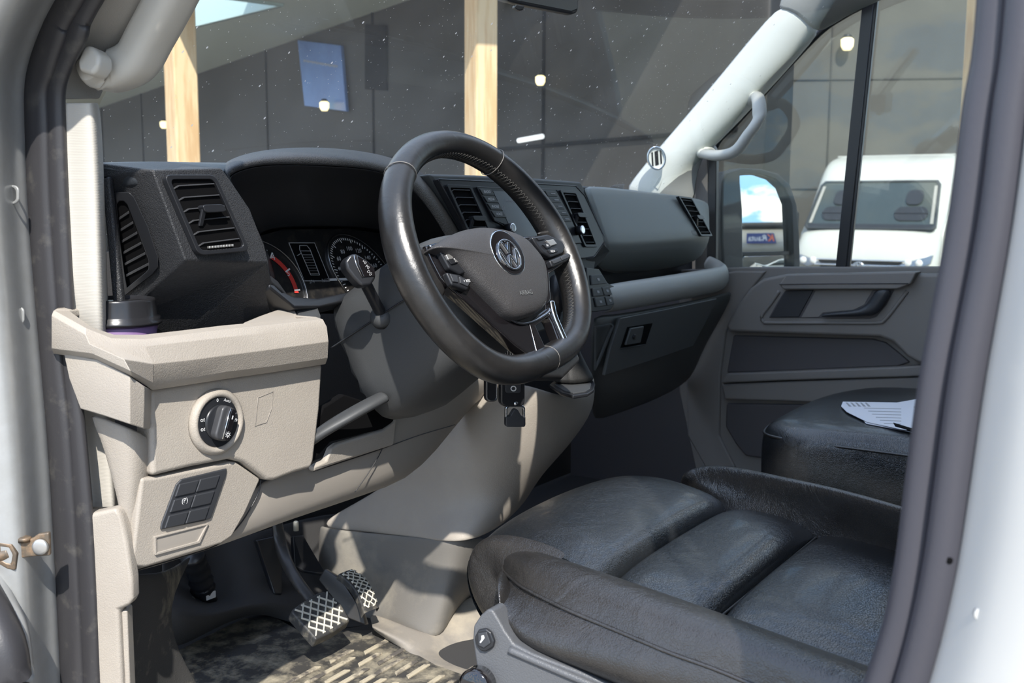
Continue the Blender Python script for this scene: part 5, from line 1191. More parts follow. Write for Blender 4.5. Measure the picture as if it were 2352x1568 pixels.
# ------------------------------------------------------------------ passenger seat
PSs = thing('passenger_seat', 'black leather passenger seat with papers lying on it, by the far door', 'seat', (.42, .3, 0))
zt_ = .375
def pt(u, v, z): return P(u, v, z=z)
fl, bl_ = pt(1822, 1006, .368), pt(2135, 1032, .362)
ch, bk_ = pt(1768, 985, .366), pt(1778, 962, .368)
yr = -.3
out = [(.735, .52), (.66, .60), (.50, .645), (.30, .64), (ch.x+.01, ch.y+.02), (ch.x, ch.y-.0), (fl.x-.0, fl.y), (bl_.x, bl_.y), (fl.x-.02, .05), (fl.x-.02, yr), (.735, yr)]
cxs, cys = .40, .30
def ringz(s_, z, dx=0): return [Vector((cxs+(x-cxs)*s_, cys+(y-cys)*s_, z)) for x, y in out]
rows = [ringz(1.0, .20), ringz(1.01, .26), ringz(1.015, .32), ringz(1.012, .352), ringz(.985, .372), ringz(.90, .384), ringz(.7, .386), ringz(.4, .384), ringz(.05, .382)]
grid('cushion', rows, 'seat', PSs, sub=2, close_u=True)
rows = [ringz(1.0, -.0), ringz(1.0, .12), ringz(1.0, .235), ringz(.97, .245)]
grid('base_valance', rows, 'satin', PSs, sub=1, close_u=True, cap=True)
bm = bmesh.new(); rg = ringz(1.013, .357); rg = [rg[i_]*.5+(rg[i_-1]+rg[(i_+1) % len(rg)])*.25 for i_ in range(len(rg))]; add_sweep(bm, catmull([*rg, rg[0]], 5), .0026, n=6); obj('cushion_piping', bm, 'seat2', PSs, wn=False)
bm = bmesh.new()
for L in ():
    add_sweep(bm, catmull([P(a, b, z=c) if L[0][2] > .3 and c > .36 else P(a, b, x=fl.x-.016) for a, b, c in L], 4), .0016, n=6)
bm.free()
pa_ = thing('papers', 'white printed papers lying on the black passenger seat', 'papers', tuple(P(2050, 950, z=.39)))
zp = .3895
pp_ = [P(u, v, z=zp) for u, v in ((1936, 922), (2060, 924), (2130, 912), (2125, 992), (2070, 985), (1992, 968), (1945, 945), (1932, 932))]
poly('top_sheet', pp_, .0018, 'paper', pa_, bevel=0, ext=(0, 0, -.0016))
poly('second_sheet', [P(u, v, z=zp-.0022) for u, v in ((1985, 940), (2125, 950), (2128, 998), (2060, 985), (1990, 972), (1978, 960))], .0018, 'paper', pa_, bevel=0, ext=(0, 0, -.0016))
bm = bmesh.new()
for k in range(5):
    u = 1942+k*11; add_poly(bm, [P(a, b, z=zp+.0003) for a, b in ((u, 924), (u+4, 924), (u+14, 933), (u+8, 933))], Vector((0, 0, -.0002)))
add_poly(bm, [P(a, b, z=zp+.0003) for a, b in ((2098, 934), (2122, 930), (2118, 942))], Vector((0, 0, -.0002)))
for k in range(6):
    v = 936+k*7; add_poly(bm, [P(a, b, z=zp+.0003) for a, b in ((1985+k*9, v), (2070, v+2), (2070, v+3), (1985+k*9, v+1))], Vector((0, 0, -.0002)))
obj('print', bm, 'grey_print', pa_)
pe = P(2085, 979, z=zp+.003); poly('dark_card', [P(u, v, z=zp+.001) for u, v in ((2052, 970), (2098, 984), (2100, 990), (2056, 978))], .002, 'void', pa_, bevel=0)

# ================================================================== PASSENGER DOOR
DR = thing('door_1', 'closed passenger door with brown-grey moulded trim panel and window', None, (.86, .7, .1), kind='structure')
def px(x, *uv): return [P(a, b, x=x) for a, b in uv]
poly('trim_panel', px(.875, (1560, 620), (1700, 614), (1800, 613), (2250, 612), (2260, 1120), (1700, 1110), (1600, 1090), (1560, 900)), .03, 'door', DR, bevel=.004)
poly('front_trim_edge', px(.868, (1590, 640), (1690, 622), (1760, 622), (1712, 680), (1668, 760), (1655, 860), (1652, 1000), (1690, 1075), (1620, 1075), (1578, 1000), (1575, 850)), .02, 'door', DR, bevel=.006)
poly('armrest_block', px(.835, (1674, 762), (1667, 748), (1690, 705), (1722, 662), (1752, 640), (1800, 630), (2250, 628), (2250, 838), (2145, 836), (2110, 834), (2082, 818), (2050, 785), (2020, 774), (1900, 770)), .045, 'door', DR, bevel=.010, seg=4)
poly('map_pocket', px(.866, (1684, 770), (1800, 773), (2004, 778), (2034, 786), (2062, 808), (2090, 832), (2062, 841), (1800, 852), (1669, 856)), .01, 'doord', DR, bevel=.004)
poly('map_pocket_ledge', px(.845, (1667, 858), (1800, 853), (2070, 842), (2250, 828), (2250, 858), (2080, 866), (1800, 874), (1655, 880)), .03, 'door', DR, bevel=.005)
poly('lower_panel', px(.852, (1655, 882), (1800, 876), (2250, 860), (2250, 935), (1900, 926), (1800, 922), (1664, 918)), .03, 'door', DR, bevel=.006)
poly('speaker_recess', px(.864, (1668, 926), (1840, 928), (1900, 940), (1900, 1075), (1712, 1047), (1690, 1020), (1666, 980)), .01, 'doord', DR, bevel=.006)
gr = poly('pull_handle', px(.812, (1806, 630), (2106, 624), (2092, 652), (2060, 664), (1800, 665), (1789, 654)), .05, 'door', DR, bevel=.004)
bm = bmesh.new(); add_sweep(bm, px(.811, (1790, 653), (1900, 651), (2086, 651)), .0012, n=6); obj('handle_seam', bm, 'doord', gr, wn=False)
ringo = px(.833, (1800, 666), (2085, 664), (2062, 695), (2030, 732), (2016, 741), (1900, 741), (1760, 742), (1748, 730), (1768, 698))
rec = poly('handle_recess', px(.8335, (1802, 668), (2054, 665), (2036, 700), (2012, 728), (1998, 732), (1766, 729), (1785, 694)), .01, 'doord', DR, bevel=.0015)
bm = bmesh.new(); add_sweep(bm, catmull(px(.834, (1790, 668), (1772, 695), (1750, 724), (1754, 738), (1770, 741), (1900, 741), (2010, 741), (2032, 734), (2060, 700), (2084, 668)), 4), .0045, n=8); obj('recess_rim', bm, 'door', rec, wn=False)
poly('switch_blank', px(.830, (1804, 667), (1868, 666), (1834, 728), (1768, 729)), .008, 'doork', rec, bevel=.002)
poly('recess_hollow', px(.8325, (1874, 666), (2005, 665), (1985, 700), (1960, 712), (1890, 718), (1880, 728), (1840, 729)), .003, 'door', rec, bevel=.001)
rows = [px(.822, (2008, 664), (1998, 685), (1985, 702), (1965, 710), (1930, 714), (1890, 717), (1884, 724)), px(.806, (2030, 664), (2018, 684), (2004, 705), (1985, 716), (1940, 720), (1895, 723), (1886, 727)), px(.820, (2055, 665), (2036, 696), (2020, 718), (2006, 728), (1950, 729), (1900, 729), (1884, 729))]
grid('door_lever', rows, 'doork', rec, sub=1, solid=.004)
# window frame and glass
poly('glass_front', px(.905, (1644, 624), (1644, 340), (1751, 223), (1885, 77), (1984, 18), (1950, 618)), .003, 'glass2', DR, bevel=0)
poly('glass_rear', px(.908, (1950, 618), (2010, 10), (2060, -30), (2400, -80), (2400, 618)), .003, 'glass2', DR, bevel=0)
bm = bmesh.new(); add_sweep(bm, catmull(px(.895, (1641, 640), (1641, 480), (1641, 345), (1690, 284), (1750, 218), (1820, 140), (1887, 71), (1940, 35), (1990, 8), (2060, -30), (2200, -70)), 5), .0085, n=8); obj('window_rubber', bm, 'satin', DR, wn=False)
poly('divider_bar', px(.892, (1981, 0), (2016, -5), (1950, 622), (1918, 622)), .015, 'satin', DR, bevel=.002)
bm = bmesh.new(); add_sweep(bm, px(.890, (2006, 10), (1942, 620)), .0012, n=6); obj('divider_lip', bm, 'vent', DR, wn=False)
poly('front_channel', px(.885, (1594, 352), (1625, 352), (1628, 480), (1626, 640), (1596, 640)), .02, 'door', DR, bevel=.004)
poly('channel_rubber', px(.88, (1627, 352), (1645, 345), (1643, 640), (1622, 640)), .02, 'satin', DR, bevel=.003)
poly('beltline_cap', px(.88, (1690, 625), (1760, 618), (2250, 612), (2250, 626), (1800, 630), (1700, 634)), .05, 'shelf', DR, bevel=.004)
struct(boxobj('wall_right', (.88, -.85, -.2), (.95, .30, 1.75), 'head'), 'right side wall of the cab behind the passenger door')
struct(boxobj('wall_right.001', (.90, .98, -.05), (.95, 1.46, .60), 'doord'), 'kick wall in front of the passenger door')

# far pillar
FPp = thing('far_pillar_trim', 'pale grey plastic trim of the far windscreen pillar with a grab handle', 'pillar trim', (.82, 1.0, .7))
rows = [vv([(1432, 440, 'x', .80), (1470, 445, 'x', .79), (1520, 452, 'x', .80), (1560, 458, 'x', .83), (1600, 470, 'x', .87)]),
        vv([(1448, 414, 'x', .80), (1490, 415, 'x', .785), (1530, 420, 'x', .795), (1565, 420, 'x', .83), (1600, 425, 'x', .87)]),
        vv([(1500, 350, 'x', .80), (1535, 362, 'x', .785), (1565, 372, 'x', .80), (1585, 378, 'x', .83), (1612, 362, 'x', .87)]),
        vv([(1560, 281, 'x', .80), (1592, 296, 'x', .785), (1615, 318, 'x', .80), (1632, 332, 'x', .83), (1650, 334, 'x', .87)]),
        vv([(1650, 174, 'x', .80), (1685, 190, 'x', .785), (1712, 212, 'x', .80), (1735, 228, 'x', .83), (1758, 220, 'x', .87)]),
        vv([(1728, 78, 'x', .80), (1762, 95, 'x', .785), (1790, 120, 'x', .80), (1815, 140, 'x', .83), (1835, 135, 'x', .87)]),
        vv([(1785, 15, 'x', .80), (1815, 10, 'x', .785), (1850, 35, 'x', .80), (1872, 65, 'x', .83), (1892, 70, 'x', .87)])]
fp = grid('pillar_cover', rows, 'farp', FPp, sub=1, solid=.006)
rows = [vv([(1778, 22, 'x', .796), (1808, 20, 'x', .781), (1842, 44, 'x', .796), (1866, 74, 'x', .826), (1890, 76, 'x', .87)]),
        vv([(1800, -20, 'x', .80), (1840, -25, 'x', .78), (1890, -5, 'x', .79), (1920, 30, 'x', .83), (1940, 42, 'x', .87)]),
        vv([(1830, -90, 'x', .80), (1880, -90, 'x', .76), (1950, -60, 'x', .78), (1990, -10, 'x', .83), (2010, 8, 'x', .87)]),
        vv([(1900, -160, 'x', .78), (1960, -160, 'x', .74), (2060, -120, 'x', .76), (2120, -60, 'x', .83), (2140, -40, 'x', .87)])]
grid('upper_cover', rows, 'head', FPp, sub=1, solid=.006)
# large triangular pillar foot
poly('pillar_foot', vv([(1480, 448, 'x', .80), (1500, 405, 'x', .80), (1560, 340, 'x', .83), (1612, 352, 'x', .87), (1597, 400, 'x', .87), (1594, 480, 'x', .87), (1560, 470, 'x', .84)]), .01, 'farp', FPp, bevel=.008)
poly('foot_inset', vv([(1500, 428, 'x', .79), (1512, 408, 'x', .79), (1534, 390, 'x', .795), (1524, 410, 'x', .795), (1512, 436, 'x', .795)]), .004, 'shelf', FPp, bevel=.003)
hp2 = vv([(1612, 352, 'x', .83), (1650, 357, 'x', .80), (1690, 346, 'x', .78), (1718, 310, 'x', .775), (1741, 276, 'x', .78), (1744, 245, 'x', .79), (1738, 222, 'x', .82), (1722, 232, 'x', .84)])
gh = sweep('grab_handle', hp2, [.0165]*43, 'farp', FPp, ry=[.013]*43, n=12)
for u, v in ((1622, 348), (1728, 225)):
    rows = []
    bm = bmesh.new(); c = P(u, v, x=.845); add_sweep(bm, [c+Vector((.03, 0, 0)), c, c+Vector((-.02, 0, 0))], [.019, .018, .011], n=14); obj('handle_mount', bm, 'farp', gh, wn=False)
TW = Fr(P(1507, 363, x=.755), (.62, -.78, .3), (-.3, .15, 1)); TW.n = toward(TW.n, TW.o); TWq = TW
tw = ring('oval_vent_ring', TW, circ(0, 0, .024, .030, n=40), circ(0, 0, .019, .025, n=40), -.004, .006, 'chrome', FPp, bevel=.0012)
plate('oval_vent_back', TW, circ(0, 0, .020, .026, n=32), -.004, .001, 'farp', tw, bevel=0)
bm = bmesh.new()
for c_, w_ in ((-.010, .004), (.001, .009), (.012, .004)): add_plate(bm, TW, [(c_-w_/2-.003, -.017), (c_+w_/2-.003, -.017), (c_+w_/2+.003, .017), (c_-w_/2+.003, .017)], .001, .0025)
obj('vent_bars', bm, 'void', tw)
# windscreen
def wy(z): return 1.245-(z-.79)*.98
ws = []
for z in (.70, .80, .95, 1.10, 1.25, 1.42, 1.6):
    ws.append([Vector((x, wy(z)-.10*abs(x/.85)**2.2, z)) for x in (-.84, -.7, -.5, -.25, 0, .25, .5, .7, .84)])
WSo = thing('window_1', 'dusty windscreen with insect specks across it', None, (0, 1.2, .7), kind='structure')
grid('windscreen_pane', ws, 'glass', WSo, sub=2)
poly('lower_black_border', vv([(1432, 434, 'y', 1.23), (1405, 428, 'y', 1.24), (1412, 424, 'y', 1.24), (1436, 422, 'y', 1.23)]), .01, 'satin', WSo, bevel=.002)
# inner mirror
RM = thing('rear_view_mirror', 'black-framed rear-view mirror hanging at the top of the windscreen', 'mirror', tuple(P(1240, 0, x=-.13)))
MF = PF(P(1250, 5, x=-.13), (0, 0, 1)); _dm = (P(1250, 5, x=-.13)-CAM).normalized(); _wm = Vector((-.28, -.95, .10)).normalized(); _nm = (_wm-_dm).normalized(); _rm = Vector((0, 0, 1)).cross(_nm).normalized(); MF.f = Fr(P(1250, 5, x=-.13), _rm, _nm.cross(_rm)); MF.f.n = _nm; MF.n = _nm
mo = MF.L((1150, -2), (1200, 10), (1318, 33), (1330, 26), (1336, -60), (1150, -80))
rh = plate('mirror_housing', MF, mo, -.025, .0, 'doork', RM, bevel=.006)
plate('mirror_glass', MF, MF.L((1162, -4), (1200, 3), (1312, 25), (1325, 20), (1329, -55), (1160, -75)), .0, .0012, 'mirror', RM, bevel=0)
plate('mirror_tab', MF, MF.L((1182, 10), (1204, 14), (1200, 24), (1190, 25), (1180, 18)), -.01, .004, 'satin', RM, bevel=.002)
sweep('mirror_stem', [MF(*MF.uv(1250, -40), -.02), Vector((-.10, .86, 1.20)), Vector((-.06, .80, 1.26))], .012, 'satin', RM)

# exterior mirror
EM = thing('wing_mirror', 'black wing mirror outside the passenger window reflecting clouds and a store', 'mirror', (1.12, .98, .6))
em = P(1755, 500, x=1.12)
d_ = (em-CAM).normalized(); want = Vector((math.cos(math.radians(-77)), math.sin(math.radians(-77)), .040)).normalized()
nm_ = (want-d_).normalized()
EF = PF(em, (0, 0, 1)); rr_v = Vector((0, 0, 1)).cross(nm_).normalized(); EF.f = Fr(em, rr_v, nm_.cross(rr_v)); EF.f.n = nm_; EF.n = nm_
mg = plate('mirror_glass', EF, spline2(EF.L((1692, 404), (1722, 402), (1752, 408), (1780, 424), (1798, 450), (1804, 500), (1805, 570), (1804, 576), (1760, 578), (1704, 580), (1699, 576), (1697, 500)), 2), .0, .0015, 'mirror', EM, bevel=0)
mg2 = plate('wide_angle_glass', EF, rrect(*EF.uv(1704, 640), *EF.uv(1803, 586), .012), .0, .0015, 'mirror', EM, bevel=0)
ho = EF.L((1650, 640), (1645, 560), (1644, 480), (1647, 420), (1656, 398), (1690, 387), (1735, 389), (1776, 400), (1803, 425), (1818, 470), (1824, 540), (1826, 600), (1824, 660), (1700, 670))
hi = EF.L((1698, 640), (1695, 575), (1694, 480), (1689, 420), (1689, 402), (1700, 400), (1735, 401), (1768, 412), (1790, 432), (1805, 470), (1808, 540), (1810, 600), (1809, 640), (1720, 648))
ring('mirror_housing', EF, ho, hi, -.03, .022, 'mirrorh', EM, bevel=.006)
hc = plate('housing_back', EF, [(a*.97, b*.97) for a, b in ho], -.09, -.006, 'mirrorh', EM, bevel=.02)
plate('glass_divider', EF, rrect(*EF.uv(1696, 587), *EF.uv(1809, 577), .002), -.004, .008, 'mirrorh', EM, bevel=.001)
poly('mirror_arm', [Vector((.93, 1.0, .50)), Vector((1.06, .99, .52)), Vector((1.08, .99, .60)), Vector((.93, 1.02, .60))], .05, 'mirrorh', EM, bevel=.01)

# ================================================================== OUTSIDE
def wl(s):   # wall base line in plan: from far left to near right
    a, b = P(225, 240, d=16.4), P(850, 20, d=8.36); t = s; return Vector((a.x+(b.x-a.x)*t, a.y+(b.y-a.y)*t, 0))
p0, p1 = wl(-1.2), wl(1.42); zt = 2.45
dn = (p1-p0).normalized(); nw = Vector((dn.y, -dn.x, 0)); nw = nw if (CAM-p0).dot(nw) > 0 else -nw
wf = thing('wall_front.001', 'dark grey clad garage wall beyond the windscreen', None, tuple(p0), kind='structure')
bm = bmesh.new(); add_poly(bm, [p0+Vector((0, 0, GZ)), p1+Vector((0, 0, GZ)), p1+Vector((0, 0, 3.4)), p0+Vector((0, 0, 3.4))], -nw*.4); obj('wall_cladding', bm, 'wall', wf)
bm = bmesh.new()
L_ = (p1-p0).length; k = 0
while k*2.4 < L_:
    c = p0+dn*k*2.4; add_poly(bm, [c+Vector((0, 0, GZ)), c+dn*.02+Vector((0, 0, GZ)), c+dn*.02+Vector((0, 0, zt)), c+Vector((0, 0, zt))], nw*.012); k += 1
for z in (-.1, 1.15): add_poly(bm, [p0+Vector((0, 0, z)), p1+Vector((0, 0, z)), p1+Vector((0, 0, z+.025)), p0+Vector((0, 0, z+.025))], nw*.012)
obj('panel_joints', bm, 'void', wf, wn=False)
# canopy
F1, F2 = P(330, 66, d=9.6), P(646, 0, d=8.0)
zc = 2.35
def at(p, z=zc): return Vector((p.x, p.y, z))
fd = (at(F2)-at(F1)).normalized(); e0, e1 = at(F1)-fd*6, at(F2)+fd*2.0
cb = thing('canopy_roof', 'timber post canopy roof with a pale teal fascia in front of the dark wall', 'canopy', (e0.x, e0.y, zc))
q0, q1 = at(p0), at(wl(1.42))
e2 = at(wl(1.0))-nw*0+ nw*1.9; e3 = at(wl(1.42))+nw*1.75
bm = bmesh.new(); add_poly(bm, [e0, at(F2), at(e2, zc), at(e3, zc), at(q1), at(q0)], Vector((0, 0, .10))); obj('soffit', bm, 'soffit', cb)
bm = bmesh.new(); E_l = [e0, at(F2), at(e2, zc), at(e3, zc)]
for a, b in zip(E_l[:-1], E_l[1:]):
    t_ = (b-a).normalized(); n_2 = Vector((t_.y, -t_.x, 0)); n_2 = n_2 if (CAM-a).dot(n_2) > 0 else -n_2
    add_poly(bm, [a+Vector((0, 0, -.02)), b+Vector((0, 0, -.02)), b+Vector((0, 0, .55)), a+Vector((0, 0, .55))], n_2*.04)
obj('fascia', bm, 'fascia', cb)
# posts
def post(lab, u, d, w, top, rz, master=None):
    b = P(u, 400, d=d)
    if master is None:
        bm = bmesh.new(); add_box(bm, (0, 0, (top+GZ)/2), (w, w, top-GZ)); bmesh.ops.translate(bm, verts=bm.verts, vec=(0, 0, 0))
        for v in bm.verts: v.co.z -= GZ
        me = bpy.data.meshes.new('timber_post'); bm.to_mesh(me); bm.free(); me.materials.append(M['wood'])
        o = bpy.data.objects.new('timber_post', me); b_ = o.modifiers.new('b', 'BEVEL'); b_.width = .012; b_.segments = 2
    else: o = master.copy()
    COL.objects.link(o); o.location = (b.x, b.y, GZ); o.rotation_euler.z = rz; o.scale = (w/.17, w/.17, (top-GZ)/3.05) if master else (1, 1, 1)
    tag(o, lab, 'post', 'timber posts of the canopy'); return o
po1 = post('pale pine post in the middle, seen above the steering wheel', 1103, 5.2, .128, 2.35, 0) if False else None
bm = bmesh.new(); add_box(bm, (0, 0, 1.5), (.13, .13, 3.0)); me = bpy.data.meshes.new('timber_post'); bm.to_mesh(me); bm.free(); me.materials.append(M['wood'])
def mkpost(lab, u, d, w, top, rz, first=False):
    o = bpy.data.objects.new('timber_post', me) if first else mkpost.m.copy()
    if first:
        mkpost.m = o; b_ = o.modifiers.new('b', 'BEVEL'); b_.width = .008; b_.segments = 2
    COL.objects.link(o); b = P(u, 420, d=d); o.location = (b.x, b.y, GZ); o.rotation_euler.z = math.radians(rz); o.scale = (w/.13, w/.13, (top-GZ)/3.0)
    tag(o, lab, 'post', 'timber posts of the canopy')
mkpost('sunlit pine post seen through the windscreen behind the steering wheel rim', 1104, 5.2, .124, zc, 66, True)
mkpost('sunlit pine post seen at the left of the windscreen above the left air vent', 424, 7.2, .172, zc, 76)
mkpost('pale timber post seen through the far window beside the grey door seal', 2244, 5.4, .15, 3.0, 50)
# blue panel reflection, modelled as a solid board on the wall
a = wl(0); 
def onwall(u, v, h=.05):
    r = FW + RI*((u-CX)/F) - UP*((v-CY)/F); o = p0+nw*h; t = (o-CAM).dot(nw)/r.dot(nw); return CAM+r*t
bl = thing('blue_sign', 'blue rectangular sign panel on the dark wall, seen left through the windscreen', 'sign', tuple(onwall(740, 250)))
poly('panel', [onwall(u, v) for u, v in ((683, 92), (782, 104), (795, 256), (699, 243))], .03, 'blue', bl, bevel=.006)
bm = bmesh.new()
for k in range(24):
    u = 697+k*3.3; add_poly(bm, [onwall(u, 137+k*.55, .053), onwall(u+2, 137.3+k*.55, .053), onwall(u+2, 141+k*.6+1.5*(k % 3 == 0), .053), onwall(u, 140.6+k*.6+1.5*(k % 3 == 0), .053)], -nw*.002)
obj('lettering_row', bm, 'grey_print', bl)
# dark doorway outlines
dw = thing('wall_door', 'dark narrow glazed door leaf in the garage wall left of the middle post', 'door', tuple(onwall(862, 200)))
poly('door_leaf', [onwall(u, v, .02) for u, v in ((838, 55), (886, 58), (886, 208), (838, 205))], .02, 'void', dw, bevel=0)
# wall lamps
def lamp(lab, u, v, pos, s, first=False):
    o = thing('wall_lamp', lab, 'lamp', tuple(pos), 'warm bulkhead lamps on the walls')
    if first:
        bm = bmesh.new(); add_sweep(bm, [Vector(pos)+Vector((0, 0, -.05)), Vector(pos)+Vector((0, 0, -.02)), Vector(pos)+Vector((0, 0, .03)), Vector(pos)+Vector((0, 0, .045))], [.03, .048, .05, .03], n=14); lamp.g = obj('lamp_glass', bm, 'lamp', o, wn=False)
        bm = bmesh.new(); add_sweep(bm, [Vector(pos)+Vector((0, 0, .045)), Vector(pos)+Vector((0, 0, .07))], [.04, .025], n=14); lamp.c = obj('lamp_cap', bm, 'satin', o, wn=False)
    else:
        for m_ in (lamp.g, lamp.c):
            c = m_.copy(); c.parent = o; COL.objects.link(c)
    o.scale = (s, s, s); return o
lamp('small warm lamp glowing just right of the middle timber post', 1241, 184, onwall(1241, 184, .12), .62, True)
lamp('small warm lamp glowing at the bottom edge of the blue sign', 745, 243, onwall(745, 243, .12), .85)
lamp('tiny warm lamp glowing left of the leftmost timber post', 380, 286, onwall(376, 286, .12), .95)
# far brown-grey building seen through the right of the windscreen and the far window
w0, w1 = P(1180, 468, d=21), P(2900, 468, d=19)
w0.z = w1.z = GZ; dn2 = (w1-w0).normalized(); nw2 = Vector((dn2.y, -dn2.x, 0)); nw2 = nw2 if (CAM-w0).dot(nw2) > 0 else -nw2
fb = thing('wall_far', 'brown-grey clad building wall behind the parked white van', None, tuple(w0), kind='structure')
bm = bmesh.new(); add_poly(bm, [w0, w1, w1+Vector((0, 0, 8)), w0+Vector((0, 0, 8))], -nw2*.4); obj('wall_cladding', bm, 'wall2', fb)
bm = bmesh.new()
for z in (1.9, 4.0): add_poly(bm, [w0+Vector((0, 0, z)), w1+Vector((0, 0, z)), w1+Vector((0, 0, z+.03)), w0+Vector((0, 0, z+.03))], nw2*.02)
for k in range(7):
    c = w0+dn2*k*3.1; add_poly(bm, [c, c+dn2*.03, c+dn2*.03+Vector((0, 0, 8)), c+Vector((0, 0, 8))], nw2*.02)
obj('panel_joints', bm, 'wall', fb, wn=False)
def onfar(u, v, h=.05):
    r = FW + RI*((u-CX)/F) - UP*((v-CY)/F); o = w0+nw2*h; t = (o-CAM).dot(nw2)/r.dot(nw2); return CAM+r*t
lamp('square warm lamp on the far wall above the parked white van', 1946, 100, onfar(1946, 100, .2), 2.4)
tl = thing('tube_lamp', 'short white tube lamp on the wall right of the middle post', 'lamp', tuple(onwall(1218, 318, .1)))  # a reflection, built as a glowing rod in front of the wall
sweep('tube', [onwall(1190, 323, .1), onwall(1246, 313, .1)], .016, 'tube', tl, n=10, smoothn=0)
sweep('tube_end', [onwall(1186, 324, .1), onwall(1191, 323, .1)], .018, 'satin', tl, n=10, smoothn=0)

# parked white van facing us
VD = 15.0
vb = P(1972, 700, d=VD); vb.z = GZ
hv = math.atan2((CAM-vb).y, (CAM-vb).x)
rotv = hv + math.radians(90) + math.radians(-13)     # local -Y faces the camera
Rv = Matrix.Rotation(rotv, 3, 'Z')
VN = thing('parked_van', 'white high-roof van parked facing us, seen through the far window', 'van', tuple(vb))
VS = 1.08
def lv(x, y, z): return vb + Rv @ Vector((x*VS, y*VS, z*VS))
class VF:
    """van profile frame: front slope"""
    w = h = 1
    def __call__(s, a, b, h=0): return lv(a, yf(b)-h, b)
    n = Rv @ Vector((0, -1, 0))
VP = [(-.02, .30), (-.06, .62), (-.02, .78), (.12, .98), (.34, 1.10), (.62, 1.42), (.92, 1.72), (1.10, 1.90), (1.40, 2.12), (1.9, 2.20)]
def yf(z):
    for (y0, z0), (y1, z1) in zip(VP, VP[1:]):
        if z0 <= z <= z1: return y0+(y1-y0)*(z-z0)/(z1-z0)
    return VP[0][0] if z < VP[0][1] else VP[-1][0]
VF = VF()
rows = []
for y, z in VP:
    hw = .96 - max(0, z-1.05)*.03 - (.06 if z > 2.15 else 0)
    rows.append([lv(-hw, y+.38, z-.0), lv(-hw+.015, y+.16, z), lv(-hw+.12, y+.035, z), lv(-hw*.5, y, z), lv(0, y-.01, z), lv(hw*.5, y, z), lv(hw-.12, y+.035, z), lv(hw-.015, y+.16, z), lv(hw, y+.38, z)])
grid('front_shell', rows, 'vanw', VN, sub=2, solid=.02)
for s_ in (-1, 1):
    side = [lv(s_*.96, .30, .30), lv(s_*.96, .45, 1.05), lv(s_*.95, .98, 1.42), lv(s_*.935, 1.40, 1.85), lv(s_*.90, 1.9, 2.16), lv(s_*.90, 5.2, 2.20), lv(s_*.96, 5.2, .30)]
    poly('side_panel', side, .05, 'vanw', VN, bevel=.02, ext=Rv @ Vector((-s_*.05, 0, 0)))
    poly('side_window', [lv(s_*1.0, .82, 1.14), lv(s_*.965, 1.16, 1.52), lv(s_*.95, 1.36, 1.66), lv(s_*.95, 1.95, 1.68), lv(s_*.995, 1.95, 1.14)], .015, 'vanglass', VN, bevel=0, ext=Rv @ Vector((-s_*.02, 0, 0)))
    mb = obj('side_mirror', (lambda b_: (add_box(b_, lv(s_*1.16, .62, 1.20), (.24, .12, .36), Rv), b_)[1])(bmesh.new()), 'mirrorh', VN, bevel=.05)
    hl = plate('headlight', VF, [(s_*.50, .66), (s_*.62, .70), (s_*.92, .80), (s_*.90, .68), (s_*.70, .60)], -.03, .03, 'chromed', VN, bevel=.008)
    for dx in (.62, .76): lathe('headlight_lens', VF(s_*dx, .69, .03), VF.n, [(.05, 0), (.05, .01), (.03, .02), (.001, .02)], 'plasticw', hl, n=20)
    lathe('wheel', lv(s_*.86, .85, .34), Rv @ Vector((1, 0, 0)), [(.34, -.1), (.34, .1), (.22, .12), (.001, .12)], 'tyre', VN, n=28)
bm = bmesh.new(); add_poly(bm, [lv(-.84, 1.85, 2.20), lv(.84, 1.85, 2.20), lv(.84, 5.2, 2.22), lv(-.84, 5.2, 2.22)], Vector((0, 0, -.04))); obj('roof', bm, 'vanw', VN)
wso = [(-.84, 1.12), (-.88, 1.16), (-.82, 1.74), (-.77, 1.80), (.77, 1.80), (.82, 1.74), (.88, 1.16), (.84, 1.12)]
wsv = poly('windscreen', [VF(a, b, .040) for a, b in wso], .03, 'vanglass', VN, bevel=.0)
for hx in (-.46, .52):
    bm = bmesh.new(); add_plate(bm, VF, rrect(hx-.11, 1.46, hx+.11, 1.66, .07), .045, .05); add_plate(bm, VF, rrect(hx-.22, 1.24, hx+.22, 1.43, .10), .045, .05); obj('seat_outline', bm, 'satin', wsv, bevel=0)
ring('windscreen_surround', VF, wso, [(a*.965, 1.46+(b-1.46)*.93) for a, b in wso], .04, .056, 'mirrorh', wsv, bevel=0)
for s_ in (-1, 1): plate('inner_pillar', VF, [(s_*.83, 1.2), (s_*.79, 1.2), (s_*.74, 1.72), (s_*.78, 1.72)], .046, .052, 'sandwall', wsv, bevel=0)
bm = bmesh.new(); add_poly(bm, [VF(a, b, .052) for a, b in ((-.83, 1.14), (.83, 1.14), (.83, 1.19), (-.83, 1.19))], VF.n*.004); obj('wiper_cowl', bm, 'satin', VN)
gv = plate('grille', VF, [(-.50, .52), (.50, .52), (.55, .70), (-.55, .70)], -.02, .03, 'satin', VN, bevel=.005)
for z in (.70, .63): plate('grille_bar', VF, [(-.60, z), (.60, z), (.60, z+.018), (-.60, z+.018)], .025, .045, 'chrome', gv, bevel=0)
class VG:
    w = h = 1; n = VF.n
    def __call__(s, a, b, h=0): return VF(0, .61, .05)+(Rv @ Vector((1, 0, 0)))*a+Vector((0, 0, b))+VF.n*h
VG = VG()
ring('badge_ring', VG, circ(0, 0, .085, n=28), circ(0, 0, .070, n=28), 0, .012, 'chrome', gv, bevel=0)
bm = bmesh.new()
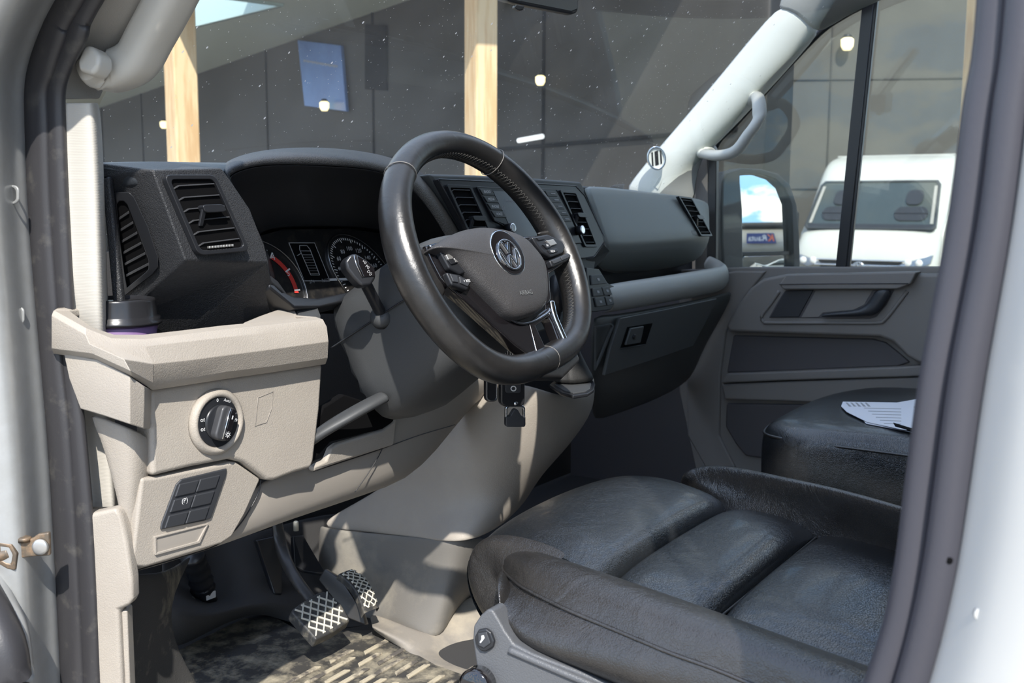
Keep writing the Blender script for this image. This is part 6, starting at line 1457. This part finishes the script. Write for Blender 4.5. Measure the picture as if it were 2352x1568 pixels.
for p, q in (((-.36, .90), (0, .12)), ((.36, .90), (0, .12)), ((-.88, .38), (-.38, -.86)), ((-.38, -.86), (0, -.02)), ((0, -.02), (.38, -.86)), ((.38, -.86), (.88, .38))):
    bar2(bm, VG, p[0]*.075, p[1]*.075, q[0]*.075, q[1]*.075, .013, 0, .012)
obj('badge_letters', bm, 'chrome', gv)
plate('bumper', VF, [(-.95, .18), (.95, .18), (.95, .50), (-.95, .50)], -.1, .05, 'mirrorh', VN, bevel=.02)

# store building and cars behind the camera, seen in the wing mirror
hb = math.radians(-77); bd = Vector((math.cos(hb), math.sin(hb), 0)); br = Vector((-bd.y, bd.x, 0))
bc = Vector((em.x, em.y, 0))+bd*130
st_ = thing('store_building', 'long grey store with a blue sign reflected in the wing mirror', 'building', tuple(bc+Vector((0, 0, GZ))))
bm = bmesh.new(); RB = Matrix((br, bd, Vector((0, 0, 1)))).transposed(); add_box(bm, bc+Vector((0, 0, 2.0)), (60, 20, 5.4), RB); obj('store_walls', bm, 'sandwall', st_)
bm = bmesh.new(); add_box(bm, bc+Vector((0, 0, 4.5)), (60.4, 20.4, .9), RB); obj('roof_band', bm, 'wall', st_)
class BF:
    w = h = 1; n = -bd
    def __call__(s, a, b, h=0): return bc - bd*10.2 - br*a + Vector((0, 0, b)) - bd*h
BF = BF()
sg = plate('store_sign', BF, rrect(-1.6, 2.3, 1.9, 3.6, .1), 0, .2, 'signblue', st_, bevel=0)
text('sign_text', 'K', BF, -1.1, 2.95, 1.25, 'signor', sg, h=.24); text('sign_text', 'Rauta', BF, .5, 2.95, 1.05, 'white', sg, h=.24)
plate('store_door', BF, rrect(3.5, -.7, 6.5, 2.2, .05), 0, .1, 'plasticw', st_, bevel=0)
def car(lab, a, dist, first=False):
    c = Vector((em.x, em.y, GZ))+bd*dist+br*a
    if first:
        o = thing('parked_car', lab, 'car', tuple(c), 'white cars parked before the store'); 
        ln, wd = 4.4, 1.8
        prof = [(-2.2, .35), (-2.2, .85), (-1.9, 1.0), (-1.1, 1.05), (-.5, 1.45), (1.0, 1.5), (1.7, 1.1), (2.15, 1.0), (2.2, .35)]
        bm = bmesh.new(); add_poly(bm, [c+br*x-bd*wd/2+Vector((0, 0, z)) for x, z in prof], bd*wd); car.p = [obj('car_body', bm, 'vanw', o, bevel=.12)]
        bm = bmesh.new(); add_poly(bm, [c+br*x-bd*(wd/2+.02)+Vector((0, 0, z)) for x, z in ((-1.0, 1.02), (-.5, 1.38), (.95, 1.42), (1.5, 1.05))], bd*(wd+.04)); car.p.append(obj('car_windows', bm, 'vanglass', o))
        for x in (-1.35, 1.35):
            for s_ in (-1, 1): car.p.append(lathe('wheel', c+br*x+bd*(.85*s_)+Vector((0, 0, .32)), bd, [(.32, -.1), (.32, .1), (.001, .1)], 'tyre', o, n=18))
    else:
        o = thing('parked_car', lab, 'car', tuple(c), 'white cars parked before the store')
        for m_ in car.p:
            k_ = m_.copy(); k_.parent = o; COL.objects.link(k_)
    return o
car('white car at the left of the wing mirror reflection', 1.6, 60, True)
car('white car at the right of the wing mirror reflection', -3.9, 62)
